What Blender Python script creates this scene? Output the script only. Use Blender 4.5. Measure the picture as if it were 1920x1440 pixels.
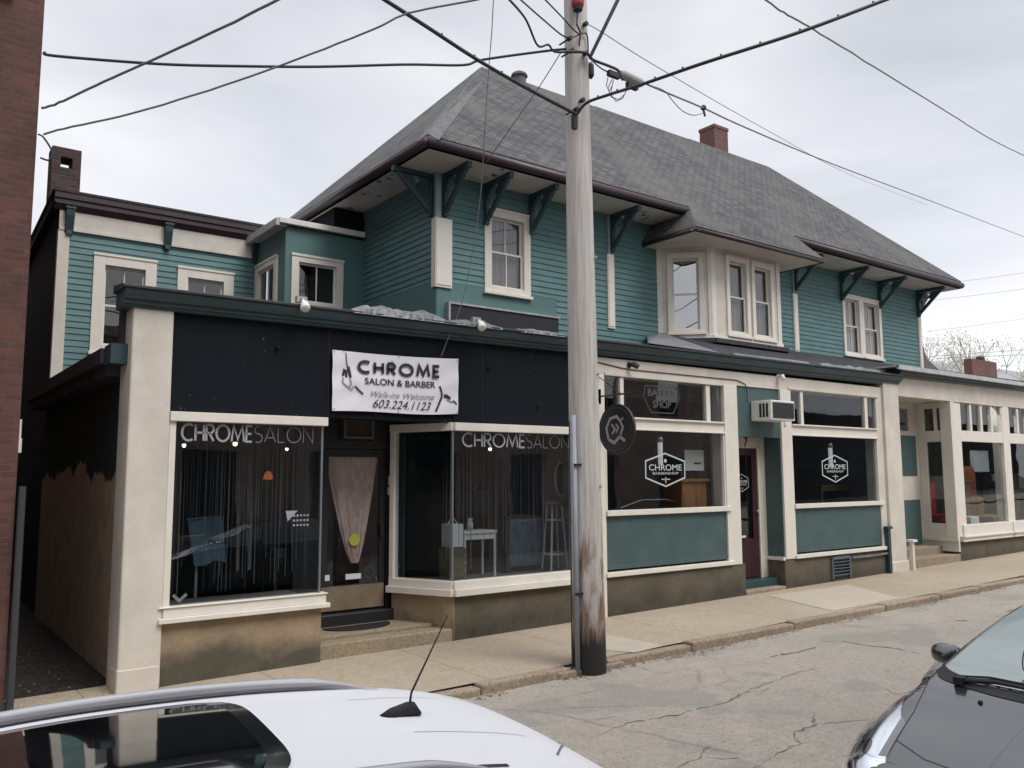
import bpy, bmesh, math, random
from mathutils import Vector, Matrix, noise
random.seed(7)
R = math.radians
sc = bpy.context.scene
for o in list(bpy.data.objects): bpy.data.objects.remove(o)
COL = sc.collection
# ------------------------------------------------------------------ camera
EYE = (0.0, 0.0, 2.33)
AX = ((0.8013983, -0.5981139, -0.0045293), (0.0615097, 0.0899430, -0.9940457), (0.5949599, 0.7963479, 0.1088699))
FPX = 1580.0
cam = bpy.data.objects.new('camera', bpy.data.cameras.new('camera')); COL.objects.link(cam)
cam.data.sensor_width = 36.0; cam.data.lens = FPX / 1920 * 36; cam.data.clip_start = 0.05; cam.data.clip_end = 2000
r_, d_, f_ = (Vector(a) for a in AX)
cam.matrix_world = Matrix(((r_.x, -d_.x, -f_.x, EYE[0]), (r_.y, -d_.y, -f_.y, EYE[1]), (r_.z, -d_.z, -f_.z, EYE[2]), (0, 0, 0, 1)))
sc.camera = cam
# ------------------------------------------------------------------ light
SUN_EL, SUN_ROT = 52, 165
sc.view_settings.view_transform = 'Standard'; sc.view_settings.look = 'None'
sc.view_settings.exposure = 0.54; sc.view_settings.gamma = 1.0
W = bpy.data.worlds.new("World"); sc.world = W; W.use_nodes = True
nt = W.node_tree; N = nt.nodes; K = nt.links
bg = N['Background']; bg.inputs[1].default_value = 0.1
sky = N.new('ShaderNodeTexSky'); sky.sky_type = 'NISHITA'; sky.sun_disc = False
sky.sun_elevation = R(SUN_EL); sky.sun_rotation = R(SUN_ROT); sky.air_density = 1.4; sky.dust_density = 2
tc = N.new('ShaderNodeTexCoord'); mp = N.new('ShaderNodeMapping'); mp.inputs['Scale'].default_value = (1, 1, 2.6); mp.inputs['Location'].default_value = (3.1, 0.4, 0.2)
K.new(tc.outputs['Generated'], mp.inputs[0])
n1 = N.new('ShaderNodeTexNoise'); n1.inputs['Scale'].default_value = 1.9; n1.inputs['Detail'].default_value = 5; n1.inputs['Roughness'].default_value = .5; n1.inputs['Distortion'].default_value = .4
K.new(mp.outputs[0], n1.inputs['Vector'])
cr = N.new('ShaderNodeValToRGB'); K.new(n1.outputs['Fac'], cr.inputs[0])
cr.color_ramp.elements[0].position = .30; cr.color_ramp.elements[0].color = (4.2, 4.4, 4.85, 1)
cr.color_ramp.elements[1].position = .70; cr.color_ramp.elements[1].color = (6.7, 6.7, 6.9, 1)
e = cr.color_ramp.elements.new(.5); e.color = (5.4, 5.5, 5.85, 1)
sp = N.new('ShaderNodeSeparateXYZ'); K.new(tc.outputs['Generated'], sp.inputs[0])
el = N.new('ShaderNodeMapRange'); el.inputs['From Min'].default_value = .55; el.inputs['From Max'].default_value = 1; el.inputs['To Min'].default_value = 1; el.inputs['To Max'].default_value = 2.7
K.new(sp.outputs['Z'], el.inputs['Value'])
hz = N.new('ShaderNodeMapRange'); hz.inputs['From Min'].default_value = 0; hz.inputs['From Max'].default_value = .42; hz.inputs['To Min'].default_value = 1.30; hz.inputs['To Max'].default_value = 1.0
K.new(sp.outputs['Z'], hz.inputs['Value'])
mu = N.new('ShaderNodeMath'); mu.operation = 'MULTIPLY'; K.new(el.outputs[0], mu.inputs[0]); K.new(hz.outputs[0], mu.inputs[1])
vm = N.new('ShaderNodeVectorMath'); vm.operation = 'SCALE'; K.new(cr.outputs[0], vm.inputs[0]); K.new(mu.outputs[0], vm.inputs['Scale'])
mx = N.new('ShaderNodeMix'); mx.data_type = 'RGBA'; mx.inputs[0].default_value = .93
K.new(sky.outputs[0], mx.inputs[6]); K.new(vm.outputs[0], mx.inputs[7]); K.new(mx.outputs[2], bg.inputs[0])
sl = bpy.data.lights.new('sun', 'SUN'); sl.energy = 1.5; sl.angle = R(28); sl.color = (1, .96, .91)
so = bpy.data.objects.new('sun', sl); COL.objects.link(so)
sa = R(SUN_ROT)   # direction to sun: azimuth from +Y clockwise
to = Vector((math.sin(sa) * math.cos(R(SUN_EL)), math.cos(sa) * math.cos(R(SUN_EL)), math.sin(R(SUN_EL))))
so.rotation_euler = to.to_track_quat('Z', 'Y').to_euler(); so.location = (0, -5, 20)
try:
    sc.cycles.use_denoising = True; sc.cycles.max_bounces = 8; sc.cycles.transparent_max_bounces = 12
except Exception: pass

# ------------------------------------------------------------------ materials
def mat(name, col, rough=.7, metal=0., var=0., vscale=3., bump=0., bscale=40., col2=None, spec=.5, coat=0., sub=None, stretch=None, detail=4):
    m = bpy.data.materials.new(name); m.use_nodes = True
    nt = m.node_tree; b = nt.nodes['Principled BSDF']; L = nt.links
    b.inputs['Roughness'].default_value = rough; b.inputs['Metallic'].default_value = metal
    b.inputs['Specular IOR Level'].default_value = spec; b.inputs['Coat Weight'].default_value = coat; b.inputs['Coat Roughness'].default_value = .04
    b.inputs['Base Color'].default_value = (*col, 1)
    if var or bump:
        t = nt.nodes.new('ShaderNodeTexCoord'); mpn = nt.nodes.new('ShaderNodeMapping'); L.new(t.outputs['Object'], mpn.inputs[0])
        if stretch: mpn.inputs['Scale'].default_value = stretch
    if var:
        n = nt.nodes.new('ShaderNodeTexNoise'); n.inputs['Scale'].default_value = vscale; n.inputs['Detail'].default_value = detail; n.inputs['Roughness'].default_value = .62
        L.new(mpn.outputs[0], n.inputs['Vector'])
        r = nt.nodes.new('ShaderNodeValToRGB'); r.color_ramp.elements[0].position = .32; r.color_ramp.elements[1].position = .68
        c2 = col2 or tuple(c * (1 - var) for c in col); c1 = col if col2 else tuple(min(1, c * (1 + var * .35)) for c in col)
        r.color_ramp.elements[0].color = (*c2, 1); r.color_ramp.elements[1].color = (*c1, 1)
        L.new(n.outputs['Fac'], r.inputs[0]); L.new(r.outputs[0], b.inputs['Base Color'])
    if bump:
        n2 = nt.nodes.new('ShaderNodeTexNoise'); n2.inputs['Scale'].default_value = bscale; n2.inputs['Detail'].default_value = 5
        L.new(mpn.outputs[0], n2.inputs['Vector'])
        bp = nt.nodes.new('ShaderNodeBump'); bp.inputs['Strength'].default_value = min(1, bump); bp.inputs['Distance'].default_value = .01
        L.new(n2.outputs['Fac'], bp.inputs['Height']); L.new(bp.outputs[0], b.inputs['Normal'])
    return m
def emis(name, col, s):
    m = bpy.data.materials.new(name); m.use_nodes = True; b = m.node_tree.nodes['Principled BSDF']
    b.inputs['Base Color'].default_value = (*col, 1); b.inputs['Emission Color'].default_value = (*col, 1); b.inputs['Emission Strength'].default_value = s
    return m
def glass(name, tint=(.75, .8, .8), rough=.0, refl=1.0, ior=1.5, wav=0., gcol=None):
    m = bpy.data.materials.new(name); m.use_nodes = True; nt = m.node_tree; nt.nodes.clear(); L = nt.links
    o = nt.nodes.new('ShaderNodeOutputMaterial'); mixn = nt.nodes.new('ShaderNodeMixShader'); t = nt.nodes.new('ShaderNodeBsdfTransparent'); g = nt.nodes.new('ShaderNodeBsdfGlossy')
    ge = nt.nodes.new('ShaderNodeNewGeometry'); dp = nt.nodes.new('ShaderNodeVectorMath'); dp.operation = 'DOT_PRODUCT'; L.new(ge.outputs['Incoming'], dp.inputs[0]); L.new(ge.outputs['Normal'], dp.inputs[1])
    def mth(op, a, c=None):
        q = nt.nodes.new('ShaderNodeMath'); q.operation = op
        for k_, v_ in ((0, a), (1, c)):
            if v_ is None: continue
            if isinstance(v_, (int, float)): q.inputs[k_].default_value = v_
            else: L.new(v_, q.inputs[k_])
        return q.outputs[0]
    f0 = min(.95, 2 * ((ior - 1) / (ior + 1)) ** 2)          # two faces of the pane
    fac = mth('ADD', mth('MULTIPLY', mth('POWER', mth('SUBTRACT', 1, mth('ABSOLUTE', dp.outputs['Value'])), 5), 1 - f0), f0)
    t.inputs[0].default_value = (*tint, 1); g.inputs['Roughness'].default_value = rough
    g.inputs[0].default_value = (*(gcol or (refl, refl, refl)), 1)
    L.new(fac, mixn.inputs[0]); L.new(t.outputs[0], mixn.inputs[1]); L.new(g.outputs[0], mixn.inputs[2]); L.new(mixn.outputs[0], o.inputs[0])
    if wav:
        tcn = nt.nodes.new('ShaderNodeTexCoord'); n = nt.nodes.new('ShaderNodeTexNoise'); n.inputs['Scale'].default_value = 1.6; n.inputs['Detail'].default_value = 1
        L.new(tcn.outputs['Object'], n.inputs['Vector']); bp = nt.nodes.new('ShaderNodeBump'); bp.inputs['Strength'].default_value = wav; bp.inputs['Distance'].default_value = .02
        L.new(n.outputs['Fac'], bp.inputs['Height']); L.new(bp.outputs[0], g.inputs['Normal'])
    return m
def brickmat(name, c1, c2, mortar, bw=.215, bh=.075, ms=.010, bump=.5, uvscale=1, rough=.85, spread=.0, dark=None, offset=.5, colvar=.35, msm=.1):
    m = bpy.data.materials.new(name); m.use_nodes = True; nt = m.node_tree; b = nt.nodes['Principled BSDF']; L = nt.links
    b.inputs['Roughness'].default_value = rough
    u = nt.nodes.new('ShaderNodeUVMap'); br = nt.nodes.new('ShaderNodeTexBrick'); br.inputs['Scale'].default_value = 1; br.offset = offset
    br.inputs['Brick Width'].default_value = bw; br.inputs['Row Height'].default_value = bh; br.inputs['Mortar Size'].default_value = ms; br.inputs['Mortar Smooth'].default_value = msm
    br.inputs['Color1'].default_value = (*c1, 1); br.inputs['Color2'].default_value = (*c2, 1); br.inputs['Mortar'].default_value = (*mortar, 1)
    dn = nt.nodes.new('ShaderNodeTexNoise'); dn.inputs['Scale'].default_value = 9
    va = nt.nodes.new('ShaderNodeVectorMath'); va.operation = 'MULTIPLY_ADD'; va.inputs[1].default_value = (.012, .012, 0)
    L.new(u.outputs[0], dn.inputs['Vector']); L.new(dn.outputs['Color'], va.inputs[0]); L.new(u.outputs[0], va.inputs[2]); L.new(va.outputs[0], br.inputs['Vector'])
    n = nt.nodes.new('ShaderNodeTexNoise'); n.inputs['Scale'].default_value = 1.1; n.inputs['Detail'].default_value = 7; n.inputs['Roughness'].default_value = .7
    L.new(u.outputs[0], n.inputs['Vector'])
    mr = nt.nodes.new('ShaderNodeMapRange'); mr.inputs['From Min'].default_value = .3; mr.inputs['From Max'].default_value = .7; mr.inputs['To Min'].default_value = 1 - colvar; mr.inputs['To Max'].default_value = 1 + colvar * .6
    L.new(n.outputs['Fac'], mr.inputs['Value'])
    v2 = nt.nodes.new('ShaderNodeVectorMath'); v2.operation = 'SCALE'; L.new(br.outputs['Color'], v2.inputs[0]); L.new(mr.outputs[0], v2.inputs['Scale'])
    last = v2.outputs[0]
    if dark:
        n3 = nt.nodes.new('ShaderNodeTexNoise'); n3.inputs['Scale'].default_value = .5; n3.inputs['Detail'].default_value = 6; n3.inputs['Roughness'].default_value = .65; L.new(u.outputs[0], n3.inputs['Vector'])
        r3 = nt.nodes.new('ShaderNodeMapRange'); r3.inputs['From Min'].default_value = .48; r3.inputs['From Max'].default_value = .66; L.new(n3.outputs['Fac'], r3.inputs['Value'])
        mm = nt.nodes.new('ShaderNodeMix'); mm.data_type = 'RGBA'; L.new(r3.outputs[0], mm.inputs[0]); L.new(last, mm.inputs[6]); mm.inputs[7].default_value = (*dark, 1); last = mm.outputs[2]
    L.new(last, b.inputs['Base Color'])
    n4 = nt.nodes.new('ShaderNodeTexNoise'); n4.inputs['Scale'].default_value = 60; L.new(u.outputs[0], n4.inputs['Vector'])
    ad = nt.nodes.new('ShaderNodeMath'); ad.operation = 'MULTIPLY_ADD'; ad.inputs[1].default_value = -1; L.new(br.outputs['Fac'], ad.inputs[0])
    sc_ = nt.nodes.new('ShaderNodeMath'); sc_.operation = 'MULTIPLY'; sc_.inputs[1].default_value = .5; L.new(n4.outputs['Fac'], sc_.inputs[0]); L.new(sc_.outputs[0], ad.inputs[2])
    bp = nt.nodes.new('ShaderNodeBump'); bp.inputs['Strength'].default_value = bump; bp.inputs['Distance'].default_value = .012; L.new(ad.outputs[0], bp.inputs['Height']); L.new(bp.outputs[0], b.inputs['Normal'])
    return m
def ground_mat(name, base, dark, speck, fine=90., cracks=0., crackscale=.5, joints=0., stain=None, patch=None):
    m = bpy.data.materials.new(name); m.use_nodes = True; nt = m.node_tree; b = nt.nodes['Principled BSDF']; L = nt.links
    b.inputs['Roughness'].default_value = .9; b.inputs['Specular IOR Level'].default_value = .25
    t = nt.nodes.new('ShaderNodeTexCoord'); P = t.outputs['Object']
    def noi(s, d=5, r=.6, vec=None):
        n = nt.nodes.new('ShaderNodeTexNoise'); n.inputs['Scale'].default_value = s; n.inputs['Detail'].default_value = d; n.inputs['Roughness'].default_value = r; L.new(vec or P, n.inputs['Vector']); return n
    def mr(src, a, c, lo, hi):
        q = nt.nodes.new('ShaderNodeMapRange'); q.inputs['From Min'].default_value = a; q.inputs['From Max'].default_value = c; q.inputs['To Min'].default_value = lo; q.inputs['To Max'].default_value = hi; L.new(src, q.inputs['Value']); return q.outputs[0]
    def mixc(f, A, B):
        q = nt.nodes.new('ShaderNodeMix'); q.data_type = 'RGBA'; L.new(f, q.inputs[0])
        for i, c in ((6, A), (7, B)):
            if isinstance(c, tuple): q.inputs[i].default_value = (*c, 1)
            else: L.new(c, q.inputs[i])
        return q.outputs[2]
    c = mixc(mr(noi(.35, 6, .65).outputs['Fac'], .35, .65, 0, 1), dark, base)
    c = mixc(mr(noi(3.5, 6, .7).outputs['Fac'], .42, .62, 0, .45), c, tuple(x * .72 for x in base))
    c = mixc(mr(noi(14, 6, .75).outputs['Fac'], .50, .68, 0, .42), c, speck[1]); c = mixc(mr(noi(11, 6, .75).outputs['Fac'], .50, .34, 0, .30), c, speck[0])
    if patch: c = mixc(mr(noi(.8, 3, .5).outputs['Fac'], .56, .60, 0, .55), c, patch)
    c = mixc(mr(noi(fine, 3, .8).outputs['Fac'], .50, .64, 0, .55), c, speck[0])
    c = mixc(mr(noi(fine * .8, 3, .8).outputs['Fac'], .50, .38, 0, .60), c, speck[1])
    if cracks:
        dn = noi(1.6, 6, .65); va = nt.nodes.new('ShaderNodeVectorMath'); va.operation = 'MULTIPLY_ADD'; va.inputs[1].default_value = (.30, .30, .0)
        L.new(dn.outputs['Color'], va.inputs[0]); L.new(P, va.inputs[2])
        vo = nt.nodes.new('ShaderNodeTexVoronoi'); vo.feature = 'DISTANCE_TO_EDGE'; vo.inputs['Scale'].default_value = crackscale; L.new(va.outputs[0], vo.inputs['Vector'])
        k = mr(vo.outputs['Distance'], .0, .010, 1, 0)
        msk = mr(noi(.6, 4).outputs['Fac'], .47, .56, 0, cracks)
        q = nt.nodes.new('ShaderNodeMath'); q.operation = 'MULTIPLY'; L.new(k, q.inputs[0]); L.new(msk, q.inputs[1])
        c = mixc(q.outputs[0], c, (.15, .13, .105))
    if joints:
        br = nt.nodes.new('ShaderNodeTexBrick'); br.offset = 0; br.inputs['Scale'].default_value = 1; br.inputs['Brick Width'].default_value = joints; br.inputs['Row Height'].default_value = 6; br.inputs['Mortar Size'].default_value = .006
        L.new(P, br.inputs['Vector']); br.inputs['Color1'].default_value = (0, 0, 0, 1); br.inputs['Color2'].default_value = (0, 0, 0, 1); br.inputs['Mortar'].default_value = (.7, .7, .7, 1)
        c = mixc(br.outputs['Fac'], c, (.16, .13, .1))
    L.new(c, b.inputs['Base Color'])
    bp = nt.nodes.new('ShaderNodeBump'); bp.inputs['Strength'].default_value = .5; bp.inputs['Distance'].default_value = .008
    L.new(noi(fine * .7, 4, .8).outputs['Fac'], bp.inputs['Height']); L.new(bp.outputs[0], b.inputs['Normal'])
    return m
def zmask_mat(name, ctop, cbot, z0, rag=.35, rough=.9, var=.25, scale=2.2, stretch=(1, 1, .4), soft=.03):
    """two colours with a ragged edge in height (paint that stops, or a mould line)"""
    m = bpy.data.materials.new(name); m.use_nodes = True; nt = m.node_tree; b = nt.nodes['Principled BSDF']; L = nt.links
    b.inputs['Roughness'].default_value = rough
    g = nt.nodes.new('ShaderNodeNewGeometry'); s = nt.nodes.new('ShaderNodeSeparateXYZ'); L.new(g.outputs['Position'], s.inputs[0])
    mpn = nt.nodes.new('ShaderNodeMapping'); mpn.inputs['Scale'].default_value = stretch; L.new(g.outputs['Position'], mpn.inputs[0])
    n = nt.nodes.new('ShaderNodeTexNoise'); n.inputs['Scale'].default_value = scale; n.inputs['Detail'].default_value = 6; n.inputs['Roughness'].default_value = .6; L.new(mpn.outputs[0], n.inputs['Vector'])
    a = nt.nodes.new('ShaderNodeMath'); a.operation = 'MULTIPLY_ADD'; a.inputs[1].default_value = rag * 2; L.new(n.outputs['Fac'], a.inputs[0]); L.new(s.outputs['Z'], a.inputs[2])
    q = nt.nodes.new('ShaderNodeMapRange'); q.inputs['From Min'].default_value = z0 + rag - soft; q.inputs['From Max'].default_value = z0 + rag + soft; L.new(a.outputs[0], q.inputs['Value'])
    n2 = nt.nodes.new('ShaderNodeTexNoise'); n2.inputs['Scale'].default_value = 3; n2.inputs['Detail'].default_value = 8; n2.inputs['Roughness'].default_value = .7; L.new(g.outputs['Position'], n2.inputs['Vector'])
    q2 = nt.nodes.new('ShaderNodeMapRange'); q2.inputs['From Min'].default_value = .3; q2.inputs['From Max'].default_value = .7; q2.inputs['To Min'].default_value = 1 - var; q2.inputs['To Max'].default_value = 1 + var; L.new(n2.outputs['Fac'], q2.inputs['Value'])
    mm = nt.nodes.new('ShaderNodeMix'); mm.data_type = 'RGBA'; L.new(q.outputs[0], mm.inputs[0]); mm.inputs[6].default_value = (*cbot, 1); mm.inputs[7].default_value = (*ctop, 1)
    v = nt.nodes.new('ShaderNodeVectorMath'); v.operation = 'SCALE'; L.new(mm.outputs[2], v.inputs[0]); L.new(q2.outputs[0], v.inputs['Scale']); L.new(v.outputs[0], b.inputs['Base Color'])
    n3 = nt.nodes.new('ShaderNodeTexNoise'); n3.inputs['Scale'].default_value = 70; n3.inputs['Detail'].default_value = 4; L.new(g.outputs['Position'], n3.inputs['Vector'])
    bp = nt.nodes.new('ShaderNodeBump'); bp.inputs['Strength'].default_value = .45; bp.inputs['Distance'].default_value = .01; L.new(n3.outputs['Fac'], bp.inputs['Height']); L.new(bp.outputs[0], b.inputs['Normal'])
    return m
M = {}
M['cream'] = mat('cream_paint', (.61, .57, .505), .6, var=.16, vscale=1.7, bump=.3, bscale=25)
M['cream2'] = mat('cream_trim', (.70, .665, .60), .5, var=.07, vscale=3, bump=.05, bscale=50)
M['greycream'] = mat('soffit_paint', (.60, .57, .51), .7, var=.2, vscale=1.6, bump=.1, bscale=30)
M['white'] = mat('white_trim', (.70, .69, .66), .5, var=.08, vscale=5)
M['teal'] = mat('teal_paint', (.056, .102, .105), .55, var=.20, vscale=2.0, bump=.05, bscale=30)
M['siding'] = mat('teal_clapboard', (.096, .196, .200), .6, var=.20, vscale=2.2, bump=.1, bscale=60, stretch=(1, 1, 3))
M['tealflat'] = mat('teal_flat_panel', (.082, .172, .165), .6, var=.12, vscale=1.2, bump=.05)
M['tealdark'] = mat('dark_teal_trim', (.020, .055, .065), .5, var=.15, vscale=4)
M['cornice'] = mat('cornice_teal', (.036, .066, .076), .45, var=.3, vscale=5, stretch=(.3, 1, 1))
M['drip'] = mat('roofing_edge', (.045, .042, .052), .8, var=.4, vscale=6, bump=.5, bscale=30)
M['navy'] = mat('black_navy_fascia', (.0050, .0078, .0125), .85, spec=.2, var=.15, vscale=1.1, bump=.05)
M['black'] = mat('black_paint', (.012, .013, .016), .5)
M['maroon'] = mat('maroon_gutter', (.040, .022, .028), .45, var=.2, vscale=5)
M['doormaroon'] = mat('maroon_door', (.035, .010, .014), .5, var=.15, vscale=5)
M['dark'] = mat('dark_interior', (.022, .022, .026), .9, var=.3, vscale=2)
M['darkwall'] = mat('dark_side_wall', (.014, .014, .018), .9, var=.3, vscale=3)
M['intwall'] = mat('interior_wall', (.20, .225, .27), .9, var=.3, vscale=1.5)
M['intfloor'] = mat('interior_floor', (.12, .11, .10), .7)
M['shingle'] = brickmat('roof_shingles', (.110, .108, .112), (.056, .056, .060), (.028, .028, .031), .24, .13, .014, bump=1.0, dark=(.100, .102, .088), colvar=.32, msm=.5)
M['skirt'] = brickmat('skirt_shingles', (.045, .045, .055), (.025, .025, .032), (.015, .015, .018), .3, .14, .012, bump=.8, colvar=.5)
M['hipcap'] = mat('hip_cap_shingle', (.125, .126, .128), .9, var=.3, vscale=5, bump=.4)
M['brick'] = brickmat('red_brick', (.125, .047, .036), (.080, .033, .027), (.088, .058, .050), .20, .067, .008, bump=.6, colvar=.35)
M['brickdark'] = brickmat('sooty_brick', (.085, .045, .042), (.04, .028, .028), (.075, .06, .055), .215, .075, .01, bump=.6)
M['brickopp'] = brickmat('opposite_brick', (.42, .33, .28), (.34, .26, .22), (.4, .37, .34), .6, .2, .02, bump=.3)
M['chimbrick'] = brickmat('chimney_brick', (.20, .075, .062), (.13, .05, .045), (.14, .11, .10), .215, .075, .01, bump=.6, colvar=.25)
M['foundation'] = zmask_mat('foundation_tan', (.29, .22, .145), (.085, .075, .055), .30, rag=.35, soft=.13, scale=1.6, stretch=(.7, 1, 1))
M['foundation2'] = zmask_mat('foundation_grey', (.105, .090, .062), (.060, .053, .038), .35, rag=.3, soft=.15, var=.3)
M['alleywall'] = zmask_mat('alley_wall_part_painted', (.016, .038, .036), (.46, .39, .28), 2.45, rag=.5, scale=1.15, stretch=(1, 1.3, .6), soft=.02)
M['sidewalk'] = ground_mat('sidewalk_concrete', (.42, .36, .272), (.35, .293, .215), ((.52, .45, .36), (.22, .175, .125)), 55, joints=1.9)
M['patch'] = ground_mat('new_concrete', (.47, .42, .345), (.43, .375, .30), ((.52, .47, .4), (.36, .31, .25)), 80)
M['kerb'] = ground_mat('kerb_stone', (.37, .30, .225), (.21, .16, .11), ((.46, .39, .31), (.15, .115, .085)), 30)
M['road'] = ground_mat('worn_asphalt', (.40, .362, .305), (.32, .292, .25), ((.45, .41, .35), (.165, .148, .128)), 60, cracks=.55, crackscale=.42, patch=(.22, .215, .205))
M['dirt'] = ground_mat('alley_dirt', (.035, .028, .022), (.02, .017, .014), ((.09, .08, .07), (.01, .01, .01)), 18)
M['earth'] = ground_mat('outer_ground', (.16, .15, .13), (.11, .11, .09), ((.2, .19, .17), (.07, .07, .06)), 10)
M['crack'] = mat('crack_fill', (.14, .122, .098), .95, var=.4, vscale=20)
M['step'] = ground_mat('step_concrete', (.36, .295, .21), (.25, .20, .14), ((.34, .28, .2), (.12, .1, .07)), 45)
M['glass'] = glass('window_glass', (.66, .72, .74), ior=1.5, wav=.10)
M['glassup'] = glass('upper_window_glass', (.70, .72, .72), ior=1.6, wav=.15)
M['glassbay'] = glass('bay_glass', (.6, .65, .68), ior=2.6, wav=.12)
M['curtain'] = mat('grey_curtain', (.36, .33, .33), .9, var=.15, vscale=10, stretch=(4, 4, .3))
M['lace'] = mat('white_curtain', (.62, .58, .55), .9, var=.15, vscale=10, stretch=(4, 4, .3))
M['shade'] = mat('brown_blind', (.040, .030, .026), .9, var=.2)
M['metal'] = mat('galvanised_metal', (.42, .43, .44), .45, .6, var=.2, vscale=6)
M['alu'] = mat('aluminium_trim', (.30, .33, .36), .35, .7)
M['conduit'] = mat('grey_conduit', (.27, .30, .35), .6, .0, var=.12, vscale=3)
M['rubber'] = mat('black_rubber', (.012, .012, .013), .7)
M['cable'] = mat('cable_black', (.022, .025, .032), .6)
M['cablegrey'] = mat('cable_grey', (.16, .17, .185), .6)
M['flash'] = mat('crumpled_flashing', (.19, .20, .21), .55, .25, var=.45, vscale=5)
M['lightgrey'] = mat('light_grey_flashing', (.45, .45, .46), .5, var=.2, vscale=3)
M['letter'] = mat('silver_lettering', (.30, .31, .34), .5)
M['letterdim'] = mat('dim_lettering', (.14, .15, .17), .5)
M['decal'] = mat('white_decal', (.48, .52, .52), .5)
M['decaldim'] = mat('grey_decal', (.075, .07, .07), .5)
M['banner'] = mat('banner_vinyl', (.74, .73, .78), .35, var=.05, vscale=3, bump=.25, bscale=5)
M['ink'] = mat('banner_ink', (.022, .022, .028), .5)
M['inkgrey'] = mat('banner_ink_grey', (.25, .25, .27), .5)
M['paper'] = mat('white_paper', (.6, .62, .66), .7)
M['wood'] = mat('orange_wood', (.30, .115, .035), .45, var=.3, vscale=5, stretch=(3, 3, .5))
M['dwood'] = mat('dark_wood', (.045, .028, .022), .6, var=.3, vscale=4)
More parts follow.
